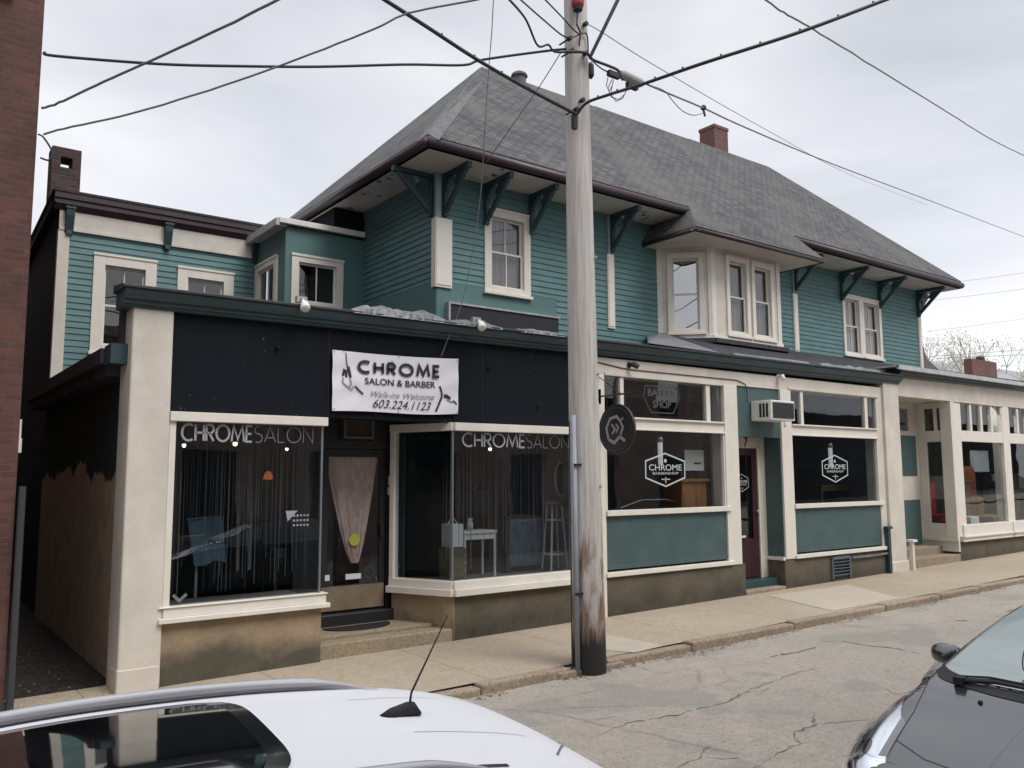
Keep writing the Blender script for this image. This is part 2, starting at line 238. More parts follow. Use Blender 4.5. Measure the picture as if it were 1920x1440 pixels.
# ------------------------------------------------------------------ mesh helpers
ROOT = {}
class MB:
    def __init__(s, fr=None): s.v = []; s.f = []; s.mi = []; s.fr = fr; s.m = 0
    def P(s, p):
        if s.fr is None: return (p[0], p[1], p[2])
        o, S, Nn = s.fr; return (o[0] + S[0] * p[0] + Nn[0] * p[1], o[1] + S[1] * p[0] + Nn[1] * p[1], o[2] + p[2])
    def add(s, vs, fs):
        b = len(s.v); s.v += [s.P(p) for p in vs]; s.f += [tuple(b + i for i in f) for f in fs]; s.mi += [s.m] * len(fs); return s
    def box(s, x0, x1, y0, y1, z0, z1):
        vs = [(x0, y0, z0), (x1, y0, z0), (x1, y1, z0), (x0, y1, z0), (x0, y0, z1), (x1, y0, z1), (x1, y1, z1), (x0, y1, z1)]
        return s.add(vs, [(0, 3, 2, 1), (4, 5, 6, 7), (0, 1, 5, 4), (1, 2, 6, 5), (2, 3, 7, 6), (3, 0, 4, 7)])
    def face(s, *pts): return s.add(list(pts), [tuple(range(len(pts)))])
    def prism(s, poly, vec):
        n = len(poly); vs = list(poly) + [tuple(p[i] + vec[i] for i in range(3)) for p in poly]
        fs = [tuple(range(n)), tuple(range(2 * n - 1, n - 1, -1))] + [(i, i + n, (i + 1) % n + n, (i + 1) % n) for i in range(n)]
        return s.add(vs, fs)
    def tube(s, pts, r, n=8, cap=True):
        pts = [Vector(s.P(p)) for p in pts]; rs = r if isinstance(r, (list, tuple)) else [r] * len(pts); b = len(s.v); u = None
        for i, p in enumerate(pts):
            t = (pts[min(i + 1, len(pts) - 1)] - pts[max(i - 1, 0)]).normalized()
            if u is None: u = t.cross(Vector((0, 0, 1))) if abs(t.z) < .95 else t.cross(Vector((0, 1, 0)))
            u = (u - t * u.dot(t)).normalized(); w = t.cross(u)
            for k in range(n):
                a = 2 * math.pi * k / n; q = p + (u * math.cos(a) + w * math.sin(a)) * rs[i]; s.v.append(tuple(q))
        for i in range(len(pts) - 1):
            for k in range(n):
                a = b + i * n + k; c = b + i * n + (k + 1) % n; s.f.append((a, c, c + n, a + n)); s.mi.append(s.m)
        if cap:
            s.f.append(tuple(b + k for k in range(n))[::-1]); s.f.append(tuple(b + (len(pts) - 1) * n + k for k in range(n))); s.mi += [s.m] * 2
        return s
    def lathe(s, prof, c, n=20, axis='z'):
        b = []
        for (r, h) in prof:
            for k in range(n):
                a = 2 * math.pi * k / n; x, y = r * math.cos(a), r * math.sin(a)
                b.append((c[0] + x, c[1] + y, c[2] + h) if axis == 'z' else ((c[0] + h, c[1] + x, c[2] + y) if axis == 'x' else (c[0] + x, c[1] + h, c[2] + y)))
        fs = [(i * n + k, i * n + (k + 1) % n, (i + 1) * n + (k + 1) % n, (i + 1) * n + k) for i in range(len(prof) - 1) for k in range(n)]
        fs += [tuple(range(n))[::-1], tuple((len(prof) - 1) * n + k for k in range(n))]
        return s.add(b, fs)
    def stroke(s, pts, w, d0, d1, closed=False):
        """ribbon in the (s,z) plane of the frame, between depths d0 and d1"""
        P2 = [Vector((p[0], p[1])) for p in pts]; n = len(P2); L = []; Rr = []
        for i in range(n):
            a = P2[i - 1] if (i > 0 or closed) else None; c = P2[(i + 1) % n] if (i < n - 1 or closed) else None
            t1 = (P2[i] - a).normalized() if a is not None else None; t2 = (c - P2[i]).normalized() if c is not None else None
            t = ((t1 or t2) + (t2 or t1)).normalized(); nn = Vector((-t.y, t.x)); k = 1.0
            if t1 is not None and t2 is not None: k = 1 / max(.45, nn.dot(Vector((-t1.y, t1.x))))
            L.append(P2[i] + nn * w / 2 * k); Rr.append(P2[i] - nn * w / 2 * k)
        for i in range(n if closed else n - 1):
            j = (i + 1) % n; q = [L[i], L[j], Rr[j], Rr[i]]
            vs = [(p.x, d1, p.y) for p in q] + [(p.x, d0, p.y) for p in q]
            s.add(vs, [(0, 1, 2, 3), (4, 7, 6, 5), (0, 4, 5, 1), (1, 5, 6, 2), (2, 6, 7, 3), (3, 7, 4, 0)])
        return s
    def build(s, name, m, parent=None, smooth=False, bevel=0, loc=None, fixn=True):
        if name in SPLIT and parent is not None:
            isl = islands(s)
            if len(isl) > 1:
                last = None
                for fs in isl:
                    q = MB(); mp = {}
                    for i in fs:
                        for k in s.f[i]:
                            if k not in mp: mp[k] = len(q.v); q.v.append(s.v[k])
                        q.f.append(tuple(mp[k] for k in s.f[i])); q.mi.append(s.mi[i])
                    last = last or q._build(name, m, parent, smooth, bevel, loc, fixn) if last is None else (q._build(name, m, parent, smooth, bevel, loc, fixn) and last)
                return last
        return s._build(name, m, parent, smooth, bevel, loc, fixn)
    def _build(s, name, m, parent=None, smooth=False, bevel=0, loc=None, fixn=True):
        me = bpy.data.meshes.new(name); off = Vector(ROOT.get(parent.name, (0, 0, 0))) if parent else (Vector(loc) if loc else Vector((0, 0, 0)))
        me.from_pydata([tuple(Vector(v) - off) for v in s.v], [], s.f)
        ms = m if isinstance(m, (list, tuple)) else [m]
        for x in ms: me.materials.append(M[x] if isinstance(x, str) else x)
        for p, i in zip(me.polygons, s.mi): p.material_index = i; p.use_smooth = smooth
        me.update()
        if fixn and len(s.f) > 1:
            bm = bmesh.new(); bm.from_mesh(me); bmesh.ops.recalc_face_normals(bm, faces=bm.faces); bm.to_mesh(me); bm.free()
        uv = me.uv_layers.new(name='UVMap')
        for p in me.polygons:
            nn = p.normal
            if abs(nn.z) > .97: tu, tv = Vector((1, 0, 0)), Vector((0, 1, 0))
            else:
                tu = Vector((0, 0, 1)).cross(nn).normalized(); tv = nn.cross(tu).normalized()
            for li in p.loop_indices:
                co = me.vertices[me.loops[li].vertex_index].co + off; uv.data[li].uv = (co.dot(tu), co.dot(tv))
        o = bpy.data.objects.new(name, me); COL.objects.link(o)
        if parent: o.parent = parent; ROOT[o.name] = tuple(off)
        else: o.location = off; ROOT[o.name] = tuple(off)
        if bevel:
            b = o.modifiers.new('bevel', 'BEVEL'); b.width = bevel; b.segments = 2; b.limit_method = 'ANGLE'; b.angle_limit = R(40)
        return o
SPLIT = {'board_joint', 'bolt', 'shop_window', 'wall_stub', 'corner_post', 'clamp', 'washer_nozzle', 'paper_notice', 'conduit_strap', 'jumper_wires', 'crumpled_flashing', 'torn_membrane', 'drooped', 'insulator', 'roof_rib', 'cap', 'grommet', 'hanger', 'bracket_plate', 'switch_box', 'threshold_x', 'emblem_x', 'hip_cap', 'side_vent', 'rim_x', 'seat_x', 'meter_tag', 'wall_vent', 'pilaster', 'foundation_wall', 'header', 'dark_backing', 'interior_wall', 'interior_floor', 'panel', 'hood_seam', 'downspout', 'wall_core', 'cowl_vents', 'cowl', 'display', 'base_ledge', 'footrest', 'door_frame', 'frame', 'transom_pane', 'pane', 'curtain', 'side_wall'}
def islands(s):
    par = list(range(len(s.v)))
    def find(a):
        while par[a] != a: par[a] = par[par[a]]; a = par[a]
        return a
    for f in s.f:
        for k in f[1:]: par[find(k)] = find(f[0])
    g = {}
    for i, f in enumerate(s.f): g.setdefault(find(f[0]), []).append(i)
    out = []
    for fs in g.values():
        vs = [s.v[k] for i in fs for k in s.f[i]]; bb = [min(v[a] for v in vs) - .012 for a in range(3)] + [max(v[a] for v in vs) + .012 for a in range(3)]; cur = (bb, fs); ch = True
        while ch:
            ch = False
            for o in out:
                if all(cur[0][a] <= o[0][a + 3] and cur[0][a + 3] >= o[0][a] for a in range(3)):
                    cur = ([min(cur[0][a], o[0][a]) for a in range(3)] + [max(cur[0][a + 3], o[0][a + 3]) for a in range(3)], cur[1] + o[1]); out.remove(o); ch = True; break
        out.append(cur)
    return [sorted(o[1]) for o in out]
def tag(o, label, cat=None, group=None):
    o['label'] = label
    if cat: o['category'] = cat
    if group: o['group'] = group
    return o
def thing(name, label, cat, loc=(0, 0, 0), group=None):
    o = bpy.data.objects.new(name, None); o.empty_display_size = .2; COL.objects.link(o); o.location = loc; ROOT[o.name] = tuple(loc)
    return tag(o, label, cat, group)
def struct(o, kind='structure'): o['kind'] = kind; return o
def inst(src, parent, loc, rotz=0):
    o = src.copy(); COL.objects.link(o); o.parent = parent; o.location = Vector(loc) - Vector(ROOT[parent.name]); o.rotation_euler = (0, 0, rotz); ROOT[o.name] = loc; return o
def frame(p0, p1=None, S=None, z=0):
    if S is None: S = (Vector((p1[0], p1[1])) - Vector((p0[0], p0[1]))).normalized()
    return ((p0[0], p0[1], z), (S[0], S[1]), (S[1], -S[0]))
def at(px, py, Y):
    """ray through a photo pixel, cut with the plane y=Y"""
    d = Vector(AX[0]) * ((px - 960) / FPX) + Vector(AX[1]) * ((py - 720) / FPX) + Vector(AX[2]); k = Y / d.y
    return (d.x * k, Y, EYE[2] + d.z * k)
def atz(px, py, Z):
    d = Vector(AX[0]) * ((px - 960) / FPX) + Vector(AX[1]) * ((py - 720) / FPX) + Vector(AX[2]); k = (Z - EYE[2]) / d.z
    return (d.x * k, d.y * k, Z)
def text(s, name, size, fr, sx, zz, d, mname, parent, bold=0., shear=0., ext=.003, w=None, align='CENTER', space=1.):
    cu = bpy.data.curves.new('t', 'FONT'); cu.body = s; cu.size = size; cu.extrude = ext; cu.offset = bold; cu.shear = shear; cu.align_x = align; cu.align_y = 'CENTER'; cu.space_character = space
    o = bpy.data.objects.new('t', cu); COL.objects.link(o); dg = bpy.context.evaluated_depsgraph_get(); me = bpy.data.meshes.new_from_object(o.evaluated_get(dg)); bpy.data.objects.remove(o)
    xs = [v.co.x for v in me.vertices]; k = 1.
    if w: k = w / (max(xs) - min(xs)); 
    mb = MB(fr); mb.add([(sx + v.co.x * k, d + v.co.z, zz + v.co.y) for v in me.vertices], [tuple(p.vertices) for p in me.polygons])
    return mb.build(name, mname, parent, fixn=False)
def siding(mb, s0, s1, z0, z1, holes=(), e=.115, proud=.017):
    zs = {z0, z1}
    k = math.ceil(z0 / e)
    while k * e < z1: zs.add(k * e); k += 1
    for h in holes:
        for z in h[2:4]:
            if z0 < z < z1: zs.add(z)
    zs = sorted(zs)
    for a, b in zip(zs, zs[1:]):
        if b - a < 1e-4: continue
        kk = math.floor((a + b) / 2 / e); da = .004 + proud * (1 - (a - kk * e) / e); db = .004 + proud * (1 - (b - kk * e) / e)
        xs = [(s0, s1)]
        for h in holes:
            if h[2] <= a + 1e-6 and h[3] >= b - 1e-6:
                nx = []
                for (p, q) in xs:
                    if h[1] <= p or h[0] >= q: nx.append((p, q)); continue
                    if h[0] > p: nx.append((p, h[0]))
                    if h[1] < q: nx.append((h[1], q))
                xs = nx
        for (p, q) in xs:
            mb.face((p, da, a), (q, da, a), (q, db, b), (p, db, b))
            if abs(a - kk * e) < 1e-6: mb.face((p, .004, a), (q, .004, a), (q, da, a), (p, da, a))
def wallrect(mb, s0, s1, z0, z1, holes, d0, d1):
    """flat slab with rectangular holes, thickness d0..d1"""
    xs = sorted({s0, s1, *[x for h in holes for x in h[:2]]}); zs = sorted({z0, z1, *[z for h in holes for z in h[2:4]]})
    for a, b in zip(xs, xs[1:]):
        for c, d in zip(zs, zs[1:]):
            mx_, mz_ = (a + b) / 2, (c + d) / 2
            if any(h[0] < mx_ < h[1] and h[2] < mz_ < h[3] for h in holes): continue
            mb.box(a, b, d0, d1, c, d)
def window(root, fr, s0, s1, z0, z1, cw=.14, sashes=2, cols=2, curtain=None, glassm='glassup', head=.0, trim='cream2', label=None, curtfrac=(0, 1), sill=True, cream_col=None):
    """casing + sashes + glass (+ curtain); returns the hole to leave in the wall"""
    c = MB(fr); i0, i1, j0, j1 = s0 + cw, s1 - cw, z0 + cw * .8, z1 - cw
    c.box(s0, i0, -.07, .045, z0, z1); c.box(i1, s1, -.07, .045, z0, z1); c.box(i0, i1, -.07, .045, j1, z1); c.box(i0, i1, -.07, .045, z0, j0)
    c.box(s0 - .01, s1 + .01, .045, .062, z1 - .035, z1 + .012)
    if sill: c.box(s0 - .025, s1 + .025, -.02, .085, z0 - .035, z0 + .02)
    w = c.build('window', trim, root, bevel=.004)
    if label: w['label'] = label
    t = .038; zm = (j0 + j1) / 2; sb = MB(fr)
    if sashes == 2:
        spans = [(j0, zm + t / 2, -.05, -.02), (zm - t / 2, j1, -.085, -.055)]
    else: spans = [(j0, j1, -.05, -.02)]
    for (a, b, d0, d1) in spans:
        sb.box(i0, i0 + t, d0, d1, a, b); sb.box(i1 - t, i1, d0, d1, a, b); sb.box(i0 + t, i1 - t, d0, d1, a, a + t); sb.box(i0 + t, i1 - t, d0, d1, b - t, b)
        for k in range(1, cols):
            x = i0 + (i1 - i0) * k / cols; sb.box(x - .011, x + .011, d0 + .004, d1 - .004, a + t, b - t)
    sb.build('sash', trim, w, bevel=.003)
    for (a, b, d0, d1) in spans:
        g = MB(fr); dm = (d0 + d1) / 2 - .006; g.face((i0 + t, dm, a + t), (i1 - t, dm, a + t), (i1 - t, dm, b - t), (i0 + t, dm, b - t)); g.build('pane', glassm, w)
    if curtain:
        cb = MB(fr); n = 48; x0 = i0 + (i1 - i0) * curtfrac[0]; x1 = i0 + (i1 - i0) * curtfrac[1]; base = len(cb.v)
        vs = []; 
        for k in range(n + 1):
            x = x0 + (x1 - x0) * k / n; dd = -.15 + .018 * math.sin(k * .9) + .01 * math.sin(k * 2.3)
            vs += [(x, dd, j0 - .02), (x, dd, j1 + .02)]
        cb.add(vs, [(2 * k, 2 * k + 2, 2 * k + 3, 2 * k + 1) for k in range(n)]); cb.build('curtain', curtain, w, smooth=True, fixn=False)
    return (s0 + cw * .5, s1 - cw * .5, z0 + cw * .4, z1 - cw * .5)
def gz(x): return .012 * (x - 2.6)
D = 10.165
FR = frame((0, D), S=(1, 0))          # storefront plane: s = x, d = toward the street
# ================================================================== SETTING
def sheet(name, x0, x1, y0, y1, dz, m, nx=40, ny=2, zf=gz, thick=0):
    b = MB(); vs = [(x0 + (x1 - x0) * i / nx, y0 + (y1 - y0) * j / ny, zf(x0 + (x1 - x0) * i / nx) + dz) for j in range(ny + 1) for i in range(nx + 1)]
    b.add(vs, [(j * (nx + 1) + i, j * (nx + 1) + i + 1, (j + 1) * (nx + 1) + i + 1, (j + 1) * (nx + 1) + i) for j in range(ny) for i in range(nx)])
    return struct(b.build(name, m, loc=(0, 0, 0)))
def gfar(x): return max(-.6, min(1.2, gz(x)))
sheet('ground', -300, 500, -300, 500, -.42, 'earth', 60, 30, gfar)
sheet('road', -45, 95, -4.5, 7.9, -.10, 'road', 60, 8)
sheet('sidewalk', -45, 95, 8.06, D + .5, .0, 'sidewalk', 60, 2)
sheet('sidewalk_opposite', -45, 95, -9, -4.5, .0, 'sidewalk', 60, 2)
sheet('alley_ground', .9, 2.4, D - .05, 27, -.03, 'dirt', 2, 10, lambda x: 0)
# kerb: low worn stones, broken by the pole
random.seed(3)
kb = MB(); x = -45.
while x < 95:
    l = random.uniform(1.5, 2.6); j = random.uniform(-.012, .012); t = random.uniform(-.012, .006)
    if 4 < x < 6.75 and x + l > 6.78: l = 6.78 - x
    if 6.76 < x < 7.2: x = 7.36
    if True: kb.box(x, x + l - .012, 7.895 + j, 8.07, gz(x) - .42, gz(x + l / 2) + .004 + t)
    x += l
struct(kb.build('kerb', 'kerb', loc=(0, 0, 0), bevel=.025))
def flatpatch(name, poly, m, dz):
    b = MB(); b.face(*[(p[0], p[1], gz(p[0]) + dz) for p in poly]); return struct(b.build(name, m, loc=(0, 0, 0)))
flatpatch('sidewalk_slab', [atz(1190, 1225, .06)[:2], atz(1245, 1213, .06)[:2], atz(1140, 1192, .06)[:2], atz(1080, 1215, .06)[:2]], 'patch', .005)
flatpatch('sidewalk_slab', [(12.6, 8.15), (14.6, 8.12), (15.6, 9.7), (13.2, 9.85)], 'patch', .005)
flatpatch('sidewalk_slab', [(.4, 8.7), (2.25, 8.7), (2.2, 9.75), (.6, 9.85)], 'patch', .005)
b = MB(); b.box(6.55, 7.6, 7.86, 8.1, -.5, gz(7) - .03); struct(b.build('kerb_gap_fill', 'kerb', loc=(0, 0, 0), bevel=.02))
# long cracks in the road, raised lips of old patches
cb = MB()
def crack(pts, w=.02, seed=1, z=-.03):
    rnd = random.Random(seed); P = [Vector(atz(px, py, z)[:2]) for px, py in pts]; Q = []
    for a, b in zip(P, P[1:]):
        n = max(2, int((b - a).length / .06))
        for i in range(n):
            t = i / n; q = a.lerp(b, t); nn = Vector((-(b - a).y, (b - a).x)).normalized()
            Q.append(q + nn * (rnd.uniform(-.022, .022) + .05 * noise.noise(Vector((q.x * 2.2, q.y * 2.2, seed)))))
    Q.append(P[-1])
    for i in range(len(Q) - 1):
        a, b = Q[i], Q[i + 1]; nn = Vector((-(b - a).y, (b - a).x)).normalized()
        ww = [w * (.25 + .9 * abs(noise.noise(Vector((k * .35, seed, 3)))) * 2) * min(1, .25 + 3 * min(k, len(Q) - 1 - k) / len(Q)) for k in (i, i + 1)]
        if random.Random(seed * 100 + i).random() < .10: continue
        cb.face(*[(p.x, p.y, gz(p.x) - .0955) for p in (a - nn * ww[0] / 2, b - nn * ww[1] / 2, b + nn * ww[1] / 2, a + nn * ww[0] / 2)])
crack([(1100, 1378), (1180, 1352), (1280, 1332), (1345, 1318), (1392, 1300), (1410, 1290), (1455, 1277), (1500, 1262), (1545, 1252)], .022, 1)
crack([(1392, 1300), (1420, 1299), (1445, 1288)], .012, 2)
crack([(1440, 1234), (1490, 1226), (1538, 1215)], .05, 3)
crack([(1530, 1208), (1570, 1206), (1620, 1214), (1680, 1222), (1725, 1231)], .035, 4)
crack([(1250, 1440), (1300, 1422), (1318, 1412), (1322, 1395), (1370, 1382)], .018, 5)
crack([(1318, 1412), (1352, 1416), (1400, 1412)], .02, 6)
crack([(1400, 1440), (1450, 1410), (1500, 1390), (1488, 1372), (1530, 1355), (1600, 1350), (1680, 1345)], .016, 7)
crack([(1530, 1355), (1525, 1335)], .016, 8)
crack([(1790, 1172), (1822, 1171)], .05, 9); crack([(1880, 1157), (1912, 1152)], .04, 10)
crack([(1655, 1290), (1680, 1302), (1745, 1294)], .014, 11)
crack([(1110, 1345), (1150, 1338)], .016, 12); crack([(1180, 1245), (1240, 1262), (1300, 1252)], .008, 13)
crack([(1900, 1118), (1840, 1128), (1780, 1130)], .018, 14); crack([(1000, 1310), (1060, 1305), (1120, 1290)], .010, 15)
struct(cb.build('road_cracks', 'crack', loc=(0, 0, 0), fixn=False))
# leaf litter and grit lying along the kerb: uncountable
lb = MB(); rnd = random.Random(5)
for i in range(1500):
    x = rnd.uniform(3, 30); y = 7.86 - abs(rnd.gauss(0, .07)); s = rnd.uniform(.006, .028); a = rnd.uniform(0, 6.28); z = gz(x) - .094 + rnd.uniform(0, .012)
    if noise.noise(Vector((x * .9, 2, 1))) < -.12: continue
    lb.face(*[(x + s * math.cos(a + k * 1.57) * (1 if k % 2 else .6), y + s * math.sin(a + k * 1.57) * (1 if k % 2 else .6), z + rnd.uniform(-.003, .006)) for k in range(4)])
for i in range(260):
    x = rnd.uniform(1.1, 2.2); y = rnd.uniform(D, 17); s = rnd.uniform(.006, .028); a = rnd.uniform(0, 6.28); z = -.025
    lb.face(*[(x + s * math.cos(a + k * 1.57) * (1 if k % 2 else .6), y + s * math.sin(a + k * 1.57), z + rnd.uniform(0, .02)) for k in range(4)])
litter = mat('leaf_litter', (.17, .105, .055), .9, var=.6, vscale=30)
lo = lb.build('leaf_litter', litter, loc=(0, 0, 0)); lo['kind'] = 'stuff'; tag(lo, 'brown leaf litter and grit along the kerb and in the alley', 'litter')

wd_ = MB(); rnd = random.Random(31)
for (cx, cy) in [(2.15, D + .05), (2.68, D - .02), (9.3, D - .03), (13.0, D - .03), (18.0, D - .12), (7.3, 7.98), (6.86, 8.02), (16.5, D - .02), (21.3, D - .03), (1.2, D)]:
    for k in range(26):
        x, y = cx + rnd.gauss(0, .07), cy + rnd.gauss(0, .012); h = rnd.uniform(.015, .06); a = rnd.uniform(0, 6.28); dx, dy = .02 * math.cos(a), .02 * math.sin(a)
        wd_.face((x, y, gz(x) - .01), (x + .004, y, gz(x) - .01), (x + dx, y + dy, gz(x) + h))
wo_ = wd_.build('weeds', mat('weed_green', (.09, .10, .035), .9, var=.4, vscale=9), loc=(0, 0, 0), fixn=False); wo_['kind'] = 'stuff'; tag(wo_, 'short weeds at the foot of walls, pilasters and the utility pole', 'weeds')
# ================================================================== STOREFRONT BUILDING (salon + barber shop)
SB = thing('storefront_building', 'long one-storey storefront with black salon fascia, cream pilasters and teal panels under a teal cornice', 'building', (2.2, D, 0))
# --- pilasters
def pilaster(s0, s1, z0, z1, d=0., back=-.45, m='cream', bev=.012):
    b = MB(FR); b.box(s0, s1, back, d, z0, z1); return b.build('pilaster', m, SB, bevel=bev)
pb = MB(FR); pb.box(2.2, 2.65, -.50, 0.03, -.3, 4.28); pb.box(2.192, 2.642, -.3, .036, -.3, .26); pb.build('pilaster', 'cream', SB, bevel=.025)
# --- walls behind / around
wb = MB(FR)
wb.box(2.30, 2.66, -6.75, -.50, -.3, 3.70)                       # alley side wall
wb.build('alley_wall', 'alleywall', SB)
eb = MB(FR); eb.box(1.98, 2.5, -6.75, -.5, 3.66, 3.84); eb.box(2.05, 2.32, -6.75, -.5, 3.52, 3.66); eb.build('side_eave', 'drip', SB)
pc = MB(FR); pc.box(2.02, 2.32, -.49, -.15, 3.63, 3.86); pc.build('eave_end', 'tealdark', SB)
rb = MB(FR); rb.box(2.2, 18.55, -6.7, -.35, 3.80, 3.88); rb.build('flat_roof', 'drip', SB)
fb = MB(FR)
fb.box(2.65, 9.22, -.3, -.02, 3.10, 4.30)
fb.build('fascia_panel', 'navy', SB, bevel=.004)
b = MB(FR)
for x in (4.62, 7.06): b.box(x, x + .006, -.0205, -.0185, 3.10, 4.27)
b.build('board_joint', 'black', SB)
b = MB(FR); rnd = random.Random(21)
for k in range(26):
    x = rnd.uniform(2.7, 9.1); z = 3.11 + abs(rnd.gauss(0, .03)) if k % 2 else rnd.uniform(3.2, 4.2); r0 = rnd.uniform(.004, .014)
    b.add([(x + r0 * rnd.uniform(.5, 1.4) * math.cos(a), -.0185, z + r0 * rnd.uniform(.5, 1.4) * math.sin(a)) for a in [i * 1.05 for i in range(6)]], [(0, 1, 2, 3, 4, 5)])
b.build('paint_chips', mat('chip_grey', (.06, .06, .065), .9), SB, fixn=False)['kind'] = 'stuff'
# little fittings left on the fascia
hb = MB(FR)
for (px, py) in ((520, 652), (916, 690), (1010, 760)):
    p = at(px, py, D); hb.lathe([(.02, 0), (.02, .05), (.008, .07)], (p[0], -.02, p[2]), 8, 'y')
hb.build('wall_stub', 'black', SB)
# --- cornice / gutter (swept profile)
def sweep(b, prof, x0, x1, dz0=0., dz1=0.):
    n = len(prof); vs = [(x0, p[0], p[1] + dz0) for p in prof] + [(x1, p[0], p[1] + dz1) for p in prof]
    b.add(vs, [tuple(range(n))[::-1], tuple(range(n, 2 * n))] + [(i, (i + 1) % n, (i + 1) % n + n, i + n) for i in range(n)])
CZ = .006
c1 = MB(FR); sweep(c1, [(-.30, 4.26), (.05, 4.26), (.06, 4.29), (.10, 4.30), (.10, 4.335), (.14, 4.345), (.17, 4.385), (.19, 4.42), (.19, 4.455), (-.30, 4.455)], 2.08, 18.62, 0, CZ * 16.5)
c1.build('cornice', 'cornice', SB)
c2 = MB(FR); sweep(c2, [(-.32, 4.455), (.225, 4.455), (.225, 4.478), (.15, 4.50), (-.32, 4.55)], 2.05, 18.62, .002, CZ * 16.5 + .002); c2.build('roof_edge', 'drip', SB)
# parapet back
pw = MB(FR); pw.box(2.15, 18.6, -.45, -.305, 3.7, 4.52); pw.build('parapet', 'drip', SB)
# crumpled flashing on the cornice
fl = MB(FR); rnd = random.Random(11)
def crumple(x0, x1, h):
    n = int((x1 - x0) / .05); vs = []
    for i in range(n + 1):
        x = x0 + (x1 - x0) * i / n; e = min(1, min(i, n - i) / 5)
        hh = h * e * (.55 + .7 * abs(noise.noise(Vector((x * 3.1, 0, 0)))))
        vs += [(x, .235 + rnd.uniform(-.008, .012), 4.45 + CZ * (x - 2)), (x, .20 + rnd.uniform(-.03, .02), 4.49 + CZ * (x - 2) + hh * .6), (x, .10 + rnd.uniform(-.03, .03), 4.52 + CZ * (x - 2) + hh), (x, -.1, 4.54 + CZ * (x - 2) + hh * .4)]
    fl.add(vs, [(4 * i + k, 4 * i + 4 + k, 4 * i + 5 + k, 4 * i + 1 + k) for i in range(n) for k in range(3)])
crumple(4.85, 6.35, .12); crumple(6.35, 7.25, .07); crumple(7.6, 8.6, .03)
fl.build('crumpled_flashing', 'flash', SB, smooth=False)
f2 = MB(FR)
def crumple2(x0, x1, h, dd=.0):
    n = int((x1 - x0) / .06); vs = []
    for i in range(n + 1):
        x = x0 + (x1 - x0) * i / n; hh = h * (.4 + .9 * abs(noise.noise(Vector((x * 2.3, 5, 0)))))
        vs += [(x, .10 + dd, 4.50 + CZ * (x - 2)), (x, .02 + dd, 4.55 + CZ * (x - 2) + hh)]
    f2.add(vs, [(2 * i, 2 * i + 2, 2 * i + 3, 2 * i + 1) for i in range(n)])
crumple2(12.8, 15.2, .04); crumple2(15.6, 17.9, .05)
f2.build('torn_membrane', 'flash', SB)
# --- skirt roof under the bay of the house
sk = MB()
yA, zA, yB, zB = D - .20, 4.60, 12.47, 5.40
sk.add([(12.35, yA + .1, zA - .02), (24.6, yA + .06, zA + .02), (24.6, yB, zB + .03), (13.35, yB, zB), (13.35, yB, 4.2), (12.35, yA + .1, 4.3)], [(0, 1, 2, 3)])
sk.build('skirt_roof', 'skirt', SB)
s2 = MB(); s2.add([(10.4, yA + .05, 4.585), (12.35, yA + .1, 4.585), (13.35, yB, 5.40), (12.9, yB, 5.28), (12.9, yB, 4.3)], [(0, 1, 2, 3), (0, 3, 4)])
s2.build('skirt_flashing', 'flash', SB)
# --- salon: left window
def shop_glass(b, x0, x1, z0, z1, d): b.face((x0, d, z0), (x1, d, z0), (x1, d, z1), (x0, d, z1))
w = MB(FR)
w.box(2.65, 2.725, -.12, .012, .82, 3.0)
w.box(2.65, 4.60, -.12, .05, 2.985, 3.095)
w.box(2.65, 4.62, -.15, .04, .755, .865); w.box(2.60, 4.66, -.15, .085, .70, .755); w.box(2.6, 4.64, -.12, .06, .865, .878)
wl = w.build('shop_window', 'cream2', SB, bevel=.006)
g = MB(FR); shop_glass(g, 2.725, 4.535, .868, 2.985, -.03); g.build('pane', 'glass', wl)
g = MB(FR); g.box(4.535, 4.56, -.055, -.01, .868, 2.985); g.build('mullion', 'alu', wl)
# return pane along the recess
g = MB(); g.face((4.565, D + .05, .87), (4.80, 11.15, .87), (4.80, 11.15, 3.0), (4.565, D + .05, 3.0)); g.build('pane', 'glass', wl)
f = MB(FR); f.box(2.62, 4.58, -.25, -.015, -.3, .70); f.prism([(4.58, -.25, -.3), (4.58, -.015, -.3), (4.83, -1.0, -.3), (4.7, -1.0, -.3)], (0, 0, 1.0))
f.build('foundation_wall', 'foundation', SB)
# --- salon: angled window + right window
fa = frame((6.08, 11.15), (6.54, D)); LA = math.hypot(.46, 11.15 - D)
w = MB(fa)
w.box(0, LA, -.10, .045, 2.985, 3.10); w.box(0, .075, -.1, .03, .86, 2.985); w.box(0, LA, -.12, .035, .755, .865); w.box(-.02, LA + .02, -.12, .08, .66, .755)
w.fr = FR
w.box(6.545, 9.0, -.12, .05, 2.985, 3.10); w.box(6.545, 9.15, -.12, .04, .755, .865); w.box(6.545, 9.15, -.12, .085, .66, .755); w.box(8.80, 9.10, -.12, .03, .865, 2.985)
wr = w.build('shop_window', 'cream2', SB, bevel=.006)
g = MB(fa); shop_glass(g, .075, LA - .01, .868, 2.985, -.03); g.build('pane', 'glass', wr)
g = MB(FR); shop_glass(g, 6.565, 8.80, .868, 2.985, -.03); g.build('pane', 'glass', wr)
g = MB(FR); g.box(6.535, 6.560, -.05, -.015, .868, 2.985); g.build('mullion', 'alu', wr)
f = MB(fa); f.box(0.02, LA, -.25, -.02, -.3, .66); f.build('foundation_wall', 'foundation', SB)
f = MB(FR); f.box(6.56, 9.25, -.25, -.02, -.3, .66); f.build('foundation_wall', 'foundation2', SB)
